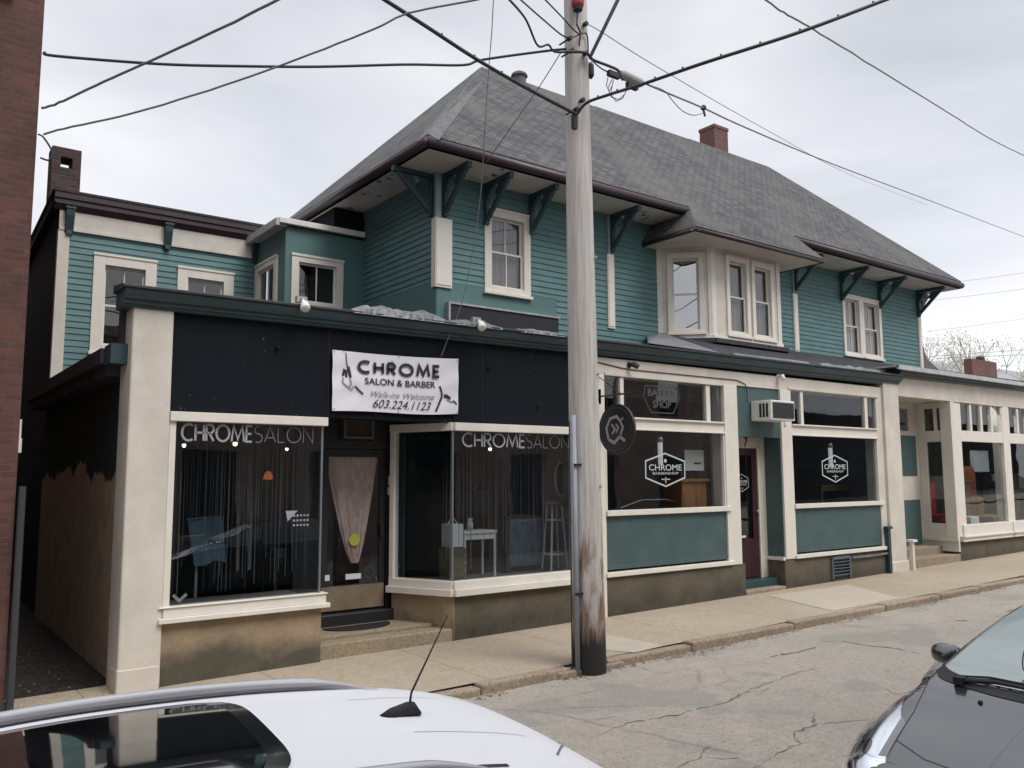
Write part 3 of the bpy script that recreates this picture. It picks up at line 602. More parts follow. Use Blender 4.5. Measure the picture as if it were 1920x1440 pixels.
# --- salon entrance recess
yd = 11.22; fd = frame((0, yd), S=(1, 0))
f = MB(FR); f.box(4.58, 6.56, -1.0, -.34, -.3, .265); f.prism([(4.58, -.34, -.3), (6.70, -.34, -.3), (6.70, -.02, -.3), (4.58, -.08, -.3)], (0, 0, .515)); f.build('entrance_step', 'step', SB, bevel=.02)
f = MB(fd); f.box(4.65, 6.2, -.1, .12, .2, .43); f.build('threshold', 'black', SB, bevel=.02)
f = MB(fd)
f.box(4.62, 5.02, -.12, .0, .4, 3.35); f.box(6.05, 6.35, -.12, .0, .4, 3.35); f.box(5.02, 6.05, -.12, .0, 2.74, 2.86); f.box(5.02, 5.30, -.12, .0, 2.86, 3.35); f.box(5.78, 6.05, -.12, 0, 2.86, 3.35); f.box(5.3, 5.78, -.12, 0, 3.22, 3.35)
f.build('door_frame', 'black', SB, bevel=.005)
f = MB(FR); f.box(4.4, 6.9, -1.2, -.3, 3.30, 3.36); f.build('recess_ceiling', 'dwood', SB)
f = MB(fa); f.box(-.05, LA, -.1, .0, 3.10, 3.34); f.build('recess_side', 'navy', SB)
dr = MB(fd)
dr.box(5.03, 5.13, -.07, -.02, .44, 2.73); dr.box(5.95, 6.04, -.07, -.02, .44, 2.73); dr.box(5.13, 5.95, -.07, -.02, 2.62, 2.73); dr.box(5.13, 5.95, -.07, -.02, .44, .80); dr.box(5.95, 6.0, -.02, .02, 1.45, 1.62)
door = dr.build('door', 'black', SB, bevel=.004); door['label'] = 'black glazed salon door with a tied pink curtain behind it'
g = MB(fd); g.face((5.13, -.045, .80), (5.95, -.045, .80), (5.95, -.045, 2.62), (5.13, -.045, 2.62)); g.build('pane', 'glass', door)
g = MB(fd); g.box(5.04, 6.02, -.02, .0, .46, .79); g.build('kick_plate', mat('kick_plate_wood', (.20, .155, .105), .6, var=.25, vscale=4), door)
# tapered tied curtain
cv = MB(fd); nz, nx = 26, 40; vs = []
for j in range(nz + 1):
    t = j / nz; z = 2.64 - t * 1.55; hw = .395 * (1 - t) ** .75 * .93 + .055; cx = 5.53 + .06 * t
    for i in range(nx + 1):
        u = i / nx * 2 - 1; vs.append((cx + hw * u, -.10 + .018 * math.sin(u * 22) * (.35 + t) + .01 * math.sin(u * 9 + 2), z))
cv.add(vs, [(j * (nx + 1) + i, j * (nx + 1) + i + 1, (j + 1) * (nx + 1) + i + 1, (j + 1) * (nx + 1) + i) for j in range(nz) for i in range(nx)])
M['pink'] = mat('pink_lace', (.92, .66, .60), .9, var=.30, vscale=9, stretch=(1.2, 1.2, .8))
cv.build('curtain', 'pink', door, smooth=True, fixn=False)
g = MB(fd); 
def disc(b, cx, cz, r, d, n=24): b.add([(cx + r * math.cos(6.2832 * k / n), d, cz + r * math.sin(6.2832 * k / n)) for k in range(n)], [tuple(range(n))])
disc(g, 5.56, 1.43, .085, -.038); g.build('sticker', mat('lime_sticker', (.35, .42, .06), .5), door)
g = MB(fd); g.box(5.42, 5.66, -.035, -.02, .875, .95); g.box(5.10, 5.17, -.02, -.012, .88, .96); g.build('paper_notice', 'paper', door)
g = MB(fd); g.stroke([(5.80 + .07 * math.cos(a), .96 + .08 * math.sin(a)) for a in [k * .52 for k in range(12)]], .012, -.04, -.036, closed=True); g.build('round_decal', 'decaldim', door)
# electrical boxes on the frame
g = MB(fd); g.box(6.07, 6.16, 0, .05, 2.20, 2.34); g.box(6.06, 6.14, 0, .05, 2.06, 2.18); g.build('switch_box', 'white', SB, bevel=.008)
# --- barber shop front
H = MB(FR)
H.box(9.22, 17.98, -.3, 0, 4.02, 4.28); H.box(9.5, 12.52, -.3, .025, 3.985, 4.03); H.box(14.5, 17.8, -.3, .025, 4.04, 4.08)
H.build('header', 'cream', SB, bevel=.004)
def jamb(s0, s1, z0, z1, d=.02, m='cream2'): b = MB(FR); b.box(s0, s1, -.3, d, z0, z1); return b.build('pilaster', m, SB, bevel=.008)
jamb(9.10, 9.50, .0, 4.02, .0, 'cream'); jamb(9.24, 9.47, -.1, 3.98, .02); jamb(12.50, 12.88, .70, 4.02); jamb(14.22, 14.56, .70, 4.02)
pilaster(17.97, 18.60, -.2, 4.55, .06)
pb2 = MB(FR); pb2.box(17.92, 18.64, -.45, .09, -.2, .42); pb2.build('pilaster_base', 'cream', SB, bevel=.02)
def barber_window(x0, x1, m0, m1, m2, m3, zt0, zt1, zg0, zg1):
    b = MB(FR)
    b.box(x0, x1, -.14, .0, zg1, zt0)                       # mid rail
    b.box(x0, x1, -.14, .03, zg1 + .0, zg1 + .025); b.box(x0, x1, -.1, .045, zt0 - .03, zt0)
    b.box(m0, m1, -.1, -.005, zt0, zt1); b.box(m2, m3, -.1, -.005, zt0, zt1)
    b.box(x0 - .02, x1 + .09, -.14, .06, zg0 - .085, zg0)    # sill
    b.box(x0, x0 + .03, -.1, .0, zg0, zg1); b.box(x1 - .03, x1, -.1, .0, zg0, zg1)
    o = b.build('shop_window', 'cream2', SB, bevel=.005)
    g = MB(FR); shop_glass(g, x0 + .03, x1 - .03, zg0, zg1, -.06); g.build('pane', 'glass', o)
    for a, c in ((x0, m0), (m1, m2), (m3, x1)):
        g = MB(FR); shop_glass(g, a, c, zt0, zt1, -.05); g.build('transom_pane', 'glass', o)
    g = MB(FR); g.box(x0 - .01, x1 + .03, -.12, -.015, zg0 - .95, zg0 - .085)
    g.box(x0 + .0, x1 + .02, -.015, -.003, zg0 - .95, zg0 - .88)
    g.build('panel', 'teal', SB, bevel=.006)
    g = MB(FR); g.box(x0 - .05, x1 + .12, -.12, .055, zg0 - 1.06, zg0 - .985); g.build('base_trim', 'cream2', SB, bevel=.008)
    return o
B1 = barber_window(9.50, 12.50, 9.86, 9.945, 12.03, 12.14, 3.31, 3.985, 1.765, 3.095)
B2 = barber_window(14.56, 17.72, 14.92, 15.01, 17.28, 17.39, 3.345, 4.04, 1.755, 3.115)
j3 = MB(FR); j3.box(17.72, 17.97, -.3, .0, .70, 4.02); j3.build('pilaster', 'cream', SB, bevel=.006)
f = MB(FR); f.box(9.48, 12.98, -.3, -.0, -.3, .70); f.box(14.21, 17.97, -.3, -.0, -.3, .70); f.build('foundation_wall', 'foundation2', SB)
# vent grille
v = MB(FR); x0, x1, z0, z1 = 15.72, 16.36, .22, .64
v.box(x0, x1, .0, .015, z0, z1)
vo = v.build('vent', 'black', SB)
v = MB(FR); v.box(x0 - .02, x0 + .03, .0, .05, z0, z1 + .02); v.box(x1 - .03, x1 + .02, .0, .05, z0, z1 + .02); v.box(x0, x1, .0, .05, z1 - .03, z1 + .02)
for k in range(6):
    z = z0 + .03 + k * .065; v.add([(x0, .02, z), (x1, .02, z), (x1, .06, z + .035), (x0, .06, z + .035), (x0, .015, z + .008), (x1, .015, z + .008), (x1, .055, z + .043), (x0, .055, z + .043)], [(0, 1, 2, 3), (4, 7, 6, 5), (0, 4, 5, 1), (2, 6, 7, 3)])
v.build('louver', mat('vent_bluegrey', (.10, .13, .16), .5, .2), vo)
# pipe along the base + downspout by the big pilaster
v = MB(FR); v.tube([(16.45, .05, .60), (17.4, .05, .60), (17.93, .05, .62)], .022, 8); v.build('pipe', 'flash', SB)
v = MB(FR); v.box(17.80, 17.90, .01, .10, .12, 1.18); v.box(17.76, 17.96, .01, .12, 1.14, 1.20); v.build('downspout', 'tealdark', SB, bevel=.01)
# --- barber door recess
yb = 10.56; fb2 = frame((0, yb), S=(1, 0))
f = MB(FR); f.box(12.88, 14.22, -.12, -.03, 3.06, 4.02); f.build('panel', 'teal', SB)
f = MB(fb2); f.box(12.7, 13.12, -.12, .0, .3, 2.86); f.box(13.98, 14.24, -.12, .0, .33, 2.86); f.box(12.7, 14.24, -.12, .0, 2.86, 3.08); f.box(13.95, 14.0, -.05, .02, .33, 2.88); f.build('door_frame', 'cream', SB, bevel=.006)
f = MB(); f.box(14.20, 14.26, D + .02, yb + .02, .70, 3.06); f.build('recess_side', 'teal', SB)
f = MB(); f.box(14.19, 14.24, D + .003, yb + .02, -.2, .697); f.build('foundation_wall', 'foundation2', SB)
f = MB(); f.box(14.15, 14.26, D, yb, .68, .745); f.build('base_trim', 'cream2', SB)
dr = MB(fb2); dr.box(13.12, 13.30, -.06, -.01, .36, 2.86); dr.box(13.80, 13.97, -.06, -.01, .36, 2.86); dr.box(13.30, 13.80, -.06, -.01, 2.72, 2.86); dr.box(13.30, 13.80, -.06, -.01, .36, 1.10)
dd = dr.build('door', 'doormaroon', SB, bevel=.006); dd['label'] = 'maroon framed glass door of the barber shop'
g = MB(fb2); g.face((13.30, -.035, 1.10), (13.80, -.035, 1.10), (13.80, -.035, 2.72), (13.30, -.035, 2.72)); g.build('pane', 'glass', dd)
g = MB(fb2); g.lathe([(.02, 0), (.03, .03), (.03, .05), (.01, .06)], (13.90, -.01, 1.62), 10, 'y'); g.build('handle', 'metal', dd); g = MB(fb2); g.box(13.32, 13.52, -.01, .01, 1.13, 1.17); g.build('mail_slot', 'white', dd)
f = MB(FR); f.box(12.98, 14.20, -.45, -.16, -.2, .34); f.build('threshold', 'tealdark', SB, bevel=.01)
f = MB(FR); f.box(12.98, 14.18, -.36, .02, -.2, .20); f.build('entrance_step', 'kerb', SB, bevel=.02)
text('7', 'house_number', .26, fb2, 13.62, 2.97, .004, 'black', SB, bold=.002)
# --- interior shell (rooms behind the glass)
r = MB()
r.box(2.68, 9.2, 14.6, 14.7, -.1, 3.9); r.box(9.1, 9.2, D + .3, 14.7, -.1, 3.9); r.box(9.2, 18.3, 14.6, 14.7, -.1, 3.9)
r.box(18.22, 18.32, D + .46, 14.6, -.1, 3.9); r.box(6.40, 6.46, 11.4, 12.4, .4, 3.3); r.box(12.92, 12.98, D + .5, 12.6, .3, 3.9)
r.build('interior_wall', 'intwall', SB)
r = MB(); r.box(2.68, 18.2, D + 1.1, 14.6, .25, .42); r.box(2.68, 4.56, D + .14, D + 1.1, .25, .80); r.box(6.6, 9.1, D + .14, D + 1.1, .25, .80); r.box(9.2, 12.9, D + .3, D + 1.1, .25, .42); r.box(14.3, 18.2, D + .3, D + 1.1, .25, .42); r.build('interior_floor', 'intfloor', SB)
r = MB(); r.box(2.68, 9.15, D + .3, 14.6, 3.32, 3.36); r.box(9.2, 18.3, D + .3, 14.6, 4.04, 4.1); r.box(2.70, 18.5, D + .31, D + .40, 4.0, 4.3); r.build('interior_ceiling', 'dark', SB)
# ================================================================== HOUSE
HY = 12.5; X0, X1, YB = 7.68, 24.40, 17.60
HS = thing('house', 'two-storey teal clapboard house with big grey hipped roof, cream bay window and bracketed eaves', 'house', (X0, HY, 3.9))
FH = frame((0, HY), S=(1, 0)); FL = frame((X0, YB), S=(0, -1))          # left wall: s = YB - y
WT = 7.74
holes = [window(HS, FH, 8.70, 9.77, 5.71, 7.32, .155, curtain='curtain'),]
h2 = window(HS, FH, 20.36, 21.25, 5.50, 7.16, .10, curtain='lace', curtfrac=(.0, 1), label='left sash of the paired window with white curtain'); h3 = window(HS, FH, 21.25, 22.26, 5.50, 7.16, .12, curtain='lace', curtfrac=(0, 1)); holes += [h2, h3]
b = MB(FH)
siding(b, 7.68, 10.42, 5.78, WT, holes); siding(b, 10.42, 13.9, 4.3, WT, holes); siding(b, 16.9, X1, 4.3, WT, holes)
b.build('clapboard', 'siding', HS, fixn=False)
b = MB(FH); wallrect(b, X0 - .0, 10.43, 3.8, 5.78, [], -.1, .012); b.box(X0, X1, -.1, .034, 7.60, WT); b.build('flat_panel', 'tealflat', HS)
b = MB(FH); wallrect(b, X0, X1, 3.8, 7.9, holes + [(14.0, 16.7, 3.8, 7.3)], -.16, -.10); b.build('wall_core', 'dark', HS)
b = MB(FL); siding(b, YB - 15.3, YB - HY, 5.78, WT, ()); b.build('clapboard', 'siding', HS, fixn=False)
b = MB(FL); b.box(0, YB - HY, -.1, .012, 3.8, 5.78); b.box(0, YB - HY, -.1, .030, 7.62, WT); b.build('flat_panel', 'tealflat', HS)
b = MB(); b.box(X0 + .01, X0 + .08, HY, YB, 3.8, 7.9); b.box(X0, X1, YB - .1, YB, 0, 7.9); b.build('wall_core', 'dark', HS)
b = MB(frame((X1, HY), S=(0, 1))); siding(b, 0, YB - HY, 3.8, WT, ()); b.build('clapboard', 'siding', HS, fixn=False)
b = MB(); b.box(X1 - .1, X1 - .02, HY, YB, 3.8, 7.9); b.build('wall_core', 'dark', HS)
# corner boards and white strips below the brackets
def strip(s0, s1, z0, z1, d=.05, extra=None):
    b = MB(FH); b.box(s0, s1, -.02, d, z0, z1)
    b.box(s0 + .02, s1 - .02, d, d + .012, z0 + .04, z1 - .04)
    if extra: extra(b)
    return b.build('corner_board', 'cream2', HS, bevel=.004)
def cornerextra(b): b.fr = FL; b.box(YB - HY - .10, YB - HY - .022, -.02, .05, 5.66, 6.92)
strip(X0 - .05, 7.98, 5.66, 6.92, .05, cornerextra)
strip(11.78, 11.97, 5.34, 6.90); strip(18.14, 18.33, 5.40, 6.88); strip(X1 - .14, X1 + .03, 5.36, 6.93)
b = MB(FH); b.box(X0 - .045, X0 + .06, -.02, .055, 6.92, WT); b.box(11.80, 11.87, -.02, .05, 6.90, WT); b.box(18.16, 18.22, 0, .05, 6.88, WT); b.box(X1 - .1, X1 + .02, -.02, .05, 6.93, WT)
b.build('corner_post', mat('pale_teal_post', (.22, .30, .31), .5), HS)
# brackets
def bracket_mesh():
    b = MB(((0, 0, 0), (1, 0), (0, -1)))
    w = .042
    b.box(-w, w, 0, .08, -.78, 0); b.box(-w, w, .08, .80, -.08, 0)
    b.prism([(-w * .8, .78, -.08), (-w * .8, .67, -.08), (-w * .8, .08, -.61), (-w * .8, .08, -.73)], (w * 1.6, 0, 0))
    b.prism([(-w * .7, .09, -.10), (-w * .7, .30, -.10), (-w * .7, .21, -.16), (-w * .7, .15, -.23), (-w * .7, .09, -.36)], (w * 1.4, 0, 0))
    b.prism([(-w * .7, .66, -.10), (-w * .7, .44, -.10), (-w * .7, .36, -.24), (-w * .7, .40, -.33)], (w * 1.4, 0, 0))
    b.box(-w * 1.15, w * 1.15, .76, .82, -.10, 0)
    return b
br0 = bracket_mesh().build('bracket', 'tealdark2' if 'tealdark2' in M else 'teal', HS, bevel=.004)
M['bracket'] = mat('bracket_teal', (.024, .058, .068), .55, var=.1); br0.data.materials[0] = M['bracket']
br0.data.transform(Matrix.Translation(Vector(ROOT[HS.name])))
br0.location = Vector((7.83, HY - .012, WT)) - Vector(ROOT[HS.name])
for x in (8.72, 9.78, 11.92, 18.27, 20.32, 22.2, X1 - .10): inst(br0, HS, (x, HY - .03, WT))
for y in (HY + .12, ): inst(br0, HS, (X0 - .012, y, WT), -math.pi / 2)
inst(br0, HS, (X1 + .02, HY + .1, WT), math.pi / 2)
# --- bay window
def fr2(a, b_): return frame(a, b_)
bay = [(13.28, HY), (14.12, 11.70), (16.52, 11.70), (17.34, HY)]
BZ0, BZ1 = 4.4, 7.24
fA, fB, fC = fr2(bay[0], bay[1]), fr2(bay[1], bay[2]), fr2(bay[2], bay[3]); la = math.dist(bay[0], bay[1])
ha = window(HS, fA, .22, la - .16, 5.36, 7.12, .11, curtain=None, glassm='glassbay', cols=1, label='left pane of the bay, reflecting the sky')
hb1 = window(HS, fB, .46, 1.26, 5.36, 7.14, .11, curtain='curtain', cols=1); hb2 = window(HS, fB, 1.34, 2.14, 5.36, 7.14, .11, curtain='curtain', cols=1)
hc = window(HS, fC, .25, la - .25, 5.36, 7.12, .11, curtain='curtain', cols=1)
b = MB(fA); wallrect(b, 0, la, BZ0, BZ1, [ha], -.1, .0); b.fr = fB; wallrect(b, 0, 2.40, BZ0, BZ1, [hb1, hb2], -.1, .0); b.fr = fC; wallrect(b, 0, la, BZ0, BZ1, [hc], -.1, 0)
bw = b.build('bay', 'cream', HS)
b = MB(fA); b.box(.0, .10, 0, .02, 5.3, BZ1); b.box(la - .08, la + .01, 0, .02, 5.3, BZ1); b.fr = fB; b.box(-.01, .12, 0, .02, 5.3, BZ1); b.box(2.28, 2.41, 0, .02, 5.3, BZ1); b.fr = fA; b.box(-.02, la, .0, .05, 5.24, 5.32); b.fr = fB; b.box(-.02, 2.42, 0, .05, 5.24, 5.32); b.fr = fC; b.box(0, la, 0, .05, 5.24, 5.32)
b.fr = fB
b.build('trim', 'cream2', bw, bevel=.004)
b = MB(fA); b.box(-.05, la + .04, -.05, .16, 5.14, 5.235); b.fr = fB; b.box(-.07, 2.47, -.05, .16, 5.14, 5.235); b.fr = fC; b.box(0, la, -.05, .16, 5.14, 5.235); b.build('base_ledge', 'drip', bw)
# --- roof
EX0, EX1, EY0, EY1 = 6.93, 25.12, 11.57, 18.53; EZ = 7.92; AY = 15.05; AZ = 11.55; AXL, AXR = EX0 + 3.48, 20.9
HX0, HX1, HYF, HZ = 12.86, 17.28, 11.02, 7.29; MX0, MX1 = 13.28, 16.92
b = MB(); T = .05
vs = [(EX0, EY0, EZ), (EX1, EY0, EZ), (EX1, EY1, EZ), (EX0, EY1, EZ), (AXL, AY, AZ), (AXR, AY, AZ)]
# front slope is cut where it runs down over the bay
b.add([(EX0, EY0, EZ), (MX0, EY0, EZ), (MX1, EY0, EZ), (EX1, EY0, EZ), (AXR, AY, AZ), (AXL, AY, AZ)], [(0, 1, 2, 3, 4, 5)])
b.add([(EX1, EY0, EZ), (EX1, EY1, EZ), (AXR, AY, AZ)], [(0, 1, 2)]); b.add([(EX1, EY1, EZ), (EX0, EY1, EZ), (AXL, AY, AZ), (AXR, AY, AZ)], [(0, 1, 2, 3)]); b.add([(EX0, EY1, EZ), (EX0, EY0, EZ), (AXL, AY, AZ)], [(0, 1, 2)])
b.add([(MX0, EY0, EZ), (MX1, EY0, EZ), (HX1, HYF, HZ), (HX0, HYF, HZ)], [(0, 1, 2, 3)])
b.add([(MX0, EY0, EZ), (HX0, HYF, HZ), (HX0, 12.5, HZ), (MX0, 12.5, EZ)], [(0, 1, 2, 3)]); b.add([(MX1, EY0, EZ), (HX1, HYF, HZ), (HX1, 12.5, HZ), (MX1, 12.5, EZ)], [(0, 1, 2, 3)])
roof = b.build('roof', 'shingle', HS)
so_ = roof.modifiers.new('t', 'SOLIDIFY'); so_.thickness = .04; so_.offset = -1
# hip and ridge caps
b = MB()
def cap(a, c, w=.13, n=30):
    a, c = Vector(a), Vector(c); dirv = (c - a).normalized(); side = dirv.cross(Vector((0, 0, 1))).normalized()
    for i in range(n):
        p = a.lerp(c, i / n); q = a.lerp(c, (i + 1.0) / n); h = .006
        L0, C0, R0 = p - side * w + Vector((0, 0, -.07 + h)), p + Vector((0, 0, .055 + h)), p + side * w + Vector((0, 0, -.07 + h)); L1, C1, R1 = q - side * w + Vector((0, 0, -.085)), q + Vector((0, 0, .04)), q + side * w + Vector((0, 0, -.085))
        b.add([tuple(v) for v in (L0, C0, R0, L1, C1, R1)], [(0, 1, 4, 3), (1, 2, 5, 4), (0, 3, 5, 2), (0, 2, 1)])
cap((EX0, EY0, EZ), (AXL, AY, AZ), .19, 1); cap((EX1, EY0, EZ), (AXR, AY, AZ), .06, 2); cap((AXL, AY, AZ + .0), (AXR, AY, AZ), .08, 3); cap((EX0, EY1, EZ), (AXL, AY, AZ), .08, 2); cap((HX0, HYF, HZ), (MX0, EY0, EZ), .09, 1)
b.build('hip_cap', 'hipcap', roof)
b = MB(); p = Vector((AXL + 1.05, AY - .05, AZ)); b.lathe([(.16, -.3), (.16, .08), (.20, .10), (.18, .16), (.10, .21), (.02, .23)], tuple(p), 16); b.build('roof_vent', 'hipcap', roof, smooth=False)
# gutters
def gutter(name, pts, r=.085):
    b = MB()
    for a, c in zip(pts, pts[1:]): b.tube([a, c], r, 10)
    return b.build(name, 'maroon', HS, smooth=True)
gz_ = EZ - .085
gutter('gutter', [(MX0 + .0, EY0 - .02, gz_), (EX0 - .02, EY0 - .02, gz_), (EX0 - .02, EY1, gz_)])
gutter('gutter', [(MX1, EY0 - .02, gz_), (EX1 + .02, EY0 - .02, gz_), (EX1 + .02, EY1, gz_)])
gutter('gutter', [(HX0, 12.48, HZ - .03), (HX0, HYF, HZ - .03), (HX1, HYF, HZ - .03), (HX1, 12.48, HZ - .03)], .045)
b = MB()
b.box(EX0 + .01, MX0, EY0 + .01, EY1, WT, WT + .03); b.box(MX0, MX1, EY0 + .01, EY1, WT, WT + .03); b.box(MX1, EX1 - .01, EY0 + .01, EY1, WT, WT + .03)
b.box(EX0 + .01, EX1 - .01, EY0 + .01, EY0 + .04, WT, EZ - .02); b.box(EX0 + .01, EX0 + .04, EY0 + .04, EY1, WT, EZ - .02)
b.build('soffit', 'greycream', HS)
b = MB(); b.box(HX0 + .03, HX1 - .03, HYF + .03, 12.5, HZ - .055, HZ - .03); b.build('soffit', 'cream', HS)
# soffit stains: peeled paint with shapes of their own
b = MB(); rnd = random.Random(4)
for (x, y) in ((8.6, 11.95), (7.2, 14.1), (7.25, 15.3), (12.4, 12.1), (7.1, 13.2)):
    for k in range(6):
        cx, cy, s = x + rnd.gauss(0, .10), y + rnd.gauss(0, .14), rnd.uniform(.02, .06)
        b.add([(cx + s * rnd.uniform(.5, 1.3) * math.cos(a), cy + s * rnd.uniform(.5, 1.3) * math.sin(a), WT - .003) for a in [i * 1.0 for i in range(6)]], [(0, 1, 2, 3, 4, 5)])
b.build('peeled_paint', mat('bare_soffit', (.16, .14, .12), .9, var=.4, vscale=20), HS, fixn=False)['kind'] = 'stuff'
# ridge chimney
b = MB(); b.box(18.74, 19.34, 15.25, 15.80, 10.6, 12.40); b.build('chimney', 'chimbrick', HS)
b = MB(); b.box(18.72, 19.36, 15.23, 15.82, 12.36, 12.45); b.build('chimney_cap', 'chimbrick', HS)
b = MB(); b.box(18.70, 19.38, 15.21, 15.84, 11.2, 11.62); b.build('chimney_base', 'chimbrick', HS)
# --- bump-out between house and wing
b = MB(); BX, BY, BT = 6.0, 15.30, 7.14
fBf = frame((BX, BY), S=(1, 0)); fBl = frame((BX, 16.9), S=(0, -1))
hw = window(HS, fBf, .12, 1.20, 5.60, 6.63, .145, sashes=1, curtain=None); hw2 = window(HS, fBl, .05, 1.25, 5.3, 6.66, .145, sashes=1, curtain=None)
b = MB(fBf); wallrect(b, 0, 1.68, 3.8, BT, [hw], -.08, .0); b.fr = fBl; wallrect(b, 0, 1.52, 3.8, BT, [(hw2[0], 1.14, hw2[2], hw2[3])], -.08, 0); b.build('bump_out', 'tealflat', HS)
b = MB(); b.box(BX - .17, 7.64, BY - .11, BY - .03, BT + .04, BT + .15); b.box(BX - .17, 7.64, BY - .03, 16.9, BT + .11, BT + .15); b.build('bump_gutter', 'white', HS, bevel=.01)
b = MB(); b.box(BX - .24, BX - .17, BY - .10, 17.0, BT - .02, BT + .12); b.box(BX - .17, BX, BY - .03, 16.9, BT, BT + .03); b.build('bump_eave', 'lightgrey', HS)
b = MB(); b.box(7.0, X0, BY + .02, 16.9, BT + .16, 7.72); b.build('bump_gap_shade', 'navy', HS)  # near-black block stands in for the shade of the gap under the eave
# --- wing
WX, WY, WZ = 2.34, 16.9, 7.45
FW = frame((0, WY), S=(1, 0))
w1 = window(HS, FW, 2.94, 4.05, 4.62, 6.49, .20, curtain=None); w2 = window(HS, FW, 4.44, 5.54, 4.62, 6.46, .20, curtain=None)
b = MB(FW); siding(b, WX + .15, 6.02, 3.8, 6.84, [w1, w2]); b.build('clapboard', 'siding', HS, fixn=False)
b = MB(FW); wallrect(b, WX, 6.1, 3.7, WZ, [w1, w2], -.16, -.10); b.build('wall_core', 'dark', HS)
b = MB(FW); b.box(WX + .0, 5.95, -.1, .035, 6.84, WZ - .05); b.box(WX - .0, 5.97, -.1, .06, 6.83, 6.88); b.build('frieze', 'greycream', HS)
b = MB(FW); b.box(WX - .01, WX + .18, -.1, .045, 3.8, 6.84); b.build('corner_board', 'cream', HS)
b = MB(); b.box(WX, WX + .08, WY + .06, 25, -.3, 7.2); b.add([(WX, WY + .06, 7.2), (WX, 25, 7.2), (WX, WY + .06, 7.5)], [(0, 1, 2)]); b.box(WX, 7.7, 24.9, 25, -.3, 7.2)
b.build('side_wall', 'darkwall', HS)
b = MB(FW); b.box(WX - .12, 6.05, -.05, .13, WZ - .16, WZ - .06); b.prism([(WX - .10, .035, WZ - .06), (WX - .10, .11, WZ - .16), (WX - .10, .035, WZ - .26)], (6.1 - WX, 0, 0)); b.box(WX - .12, 6.1, -.1, .16, WZ - .06, WZ + .07)
b.build('eave', 'maroon', HS, bevel=.01)
b = MB(); b.add([(WX - .14, WY - .18, WZ + .10), (6.9, WY - .18, WZ + .10), (7.6, 25, 6.85), (WX - .14, 25, 6.85), (WX - .14, WY - .18, WZ + .06), (6.9, WY - .18, WZ + .06), (7.6, 25, 6.78), (WX - .14, 25, 6.78)], [(0, 1, 2, 3), (4, 7, 6, 5), (0, 4, 5, 1), (1, 5, 6, 2), (2, 6, 7, 3), (3, 7, 4, 0)]); b.build('wing_roof', 'drip', HS)
b = MB(); b.add([(WX - .12, WY - .25, WZ - .16), (WX - .12, 25, 6.6), (WX - .12, 25, 6.8), (WX - .12, WY - .25, WZ + .07)], [(0, 1, 2, 3)]); b.add([(WX, WY - .0, WZ - .16), (WX, 25, 6.6), (WX - .12, 25, 6.6), (WX - .12, WY - .25, WZ - .16)], [(0, 1, 2, 3)]); b.build('rake_board', 'darkwall', HS)
b = MB(((0, 0, 0), (1, 0), (0, -1))); b.prism([(-.07, .0, 0), (-.07, .14, 0), (-.07, .12, -.16), (-.07, .04, -.42), (-.07, 0, -.48)], (.14, 0, 0)); b.box(-.085, .085, 0, .15, -.04, 0); b.box(-.05, .05, .0, .05, -.50, -.42)
cs = b.build('console', 'bracket', HS, bevel=.006); cs.data.transform(Matrix.Translation(Vector(ROOT[HS.name]))); cs.location = Vector((2.50, WY - .045, WZ - .20)) - Vector(ROOT[HS.name])
inst(cs, HS, (4.22, WY - .045, WZ - .20)); inst(cs, HS, (5.96, WY - .045, WZ - .20))
b = MB(); b.box(X0 + .1, X1 - .1, HY + 1.3, HY + 1.36, 4, WT); b.box(BX + .05, X0, 16.2, 16.25, 4, BT); b.box(7.2, 7.25, BY + .1, 16.9, 4, BT); b.box(WX + .1, 6.6, WY + 1.2, WY + 1.25, 4, WZ); b.box(6.2, 6.25, WY + .05, WY + 1.2, 4, WZ); b.box(3.9, 4.3, WY + .2, WY + 1.2, 4, 7); b.build('dark_backing', 'dark', HS)  # dark sheets added to keep sky from showing through the upper windows
# rear chimney with an opening through its head
b = MB(); cx0, cx1, cy0, cy1 = 2.44, 2.98, 19.0, 19.5
b.box(cx0, cx1, cy0, cy1, 6.5, 8.72); b.box(cx0, cx0 + .16, cy0, cy1, 8.72, 8.94); b.box(cx1 - .16, cx1, cy0, cy1, 8.72, 8.94); b.box(cx0, cx1, cy0, cy1, 8.94, 9.14)
b.build('chimney', 'brickdark', HS)
# --- dark box panel below the first window
b = MB(FH); b.box(7.90, 10.40, .0, .10, 4.6, 5.37); b.build('sign_box', 'black', HS)['label'] = 'blank dark sign box with pale edge'
b = MB(FH); b.box(7.86, 10.42, .0, .13, 5.37, 5.405); b.box(7.86, 7.90, .0, .13, 4.6, 5.37); b.build('sign_box_edge', 'metal', HS)

# ================================================================== NEIGHBOURING SHOP (right)
NS = thing('corner_shop', 'cream shopfront with narrow transom panes, recessed door and low steps beyond the big cream pilaster', 'building', (18.6, D, 0))
b = MB(FR); sweep(b, [(-.3, 4.56), (.02, 4.56), (.06, 4.60), (.10, 4.61), (.12, 4.67), (.17, 4.69), (.19, 4.74), (-.3, 4.74)], 18.62, 40, 0, .12); b.build('cornice', 'cornice', NS)
b = MB(FR); b.box(18.3, 40, -.3, .26, 4.76, 4.80); b.box(18.3, 40, .22, .28, 4.70, 4.80); b.add([(18.3, -.3, 4.80), (40, -.3, 4.92), (40, .27, 4.90), (18.3, .27, 4.80)], [(0, 1, 2, 3)]); b.build('roof_edge', 'lightgrey', NS)
b = MB(FR); b.box(18.60, 40, -.25, 0, 4.13, 4.60); b.box(21.3, 24.0, -.1, .025, 4.12, 4.15); b.build('header', 'cream', NS, bevel=.004)
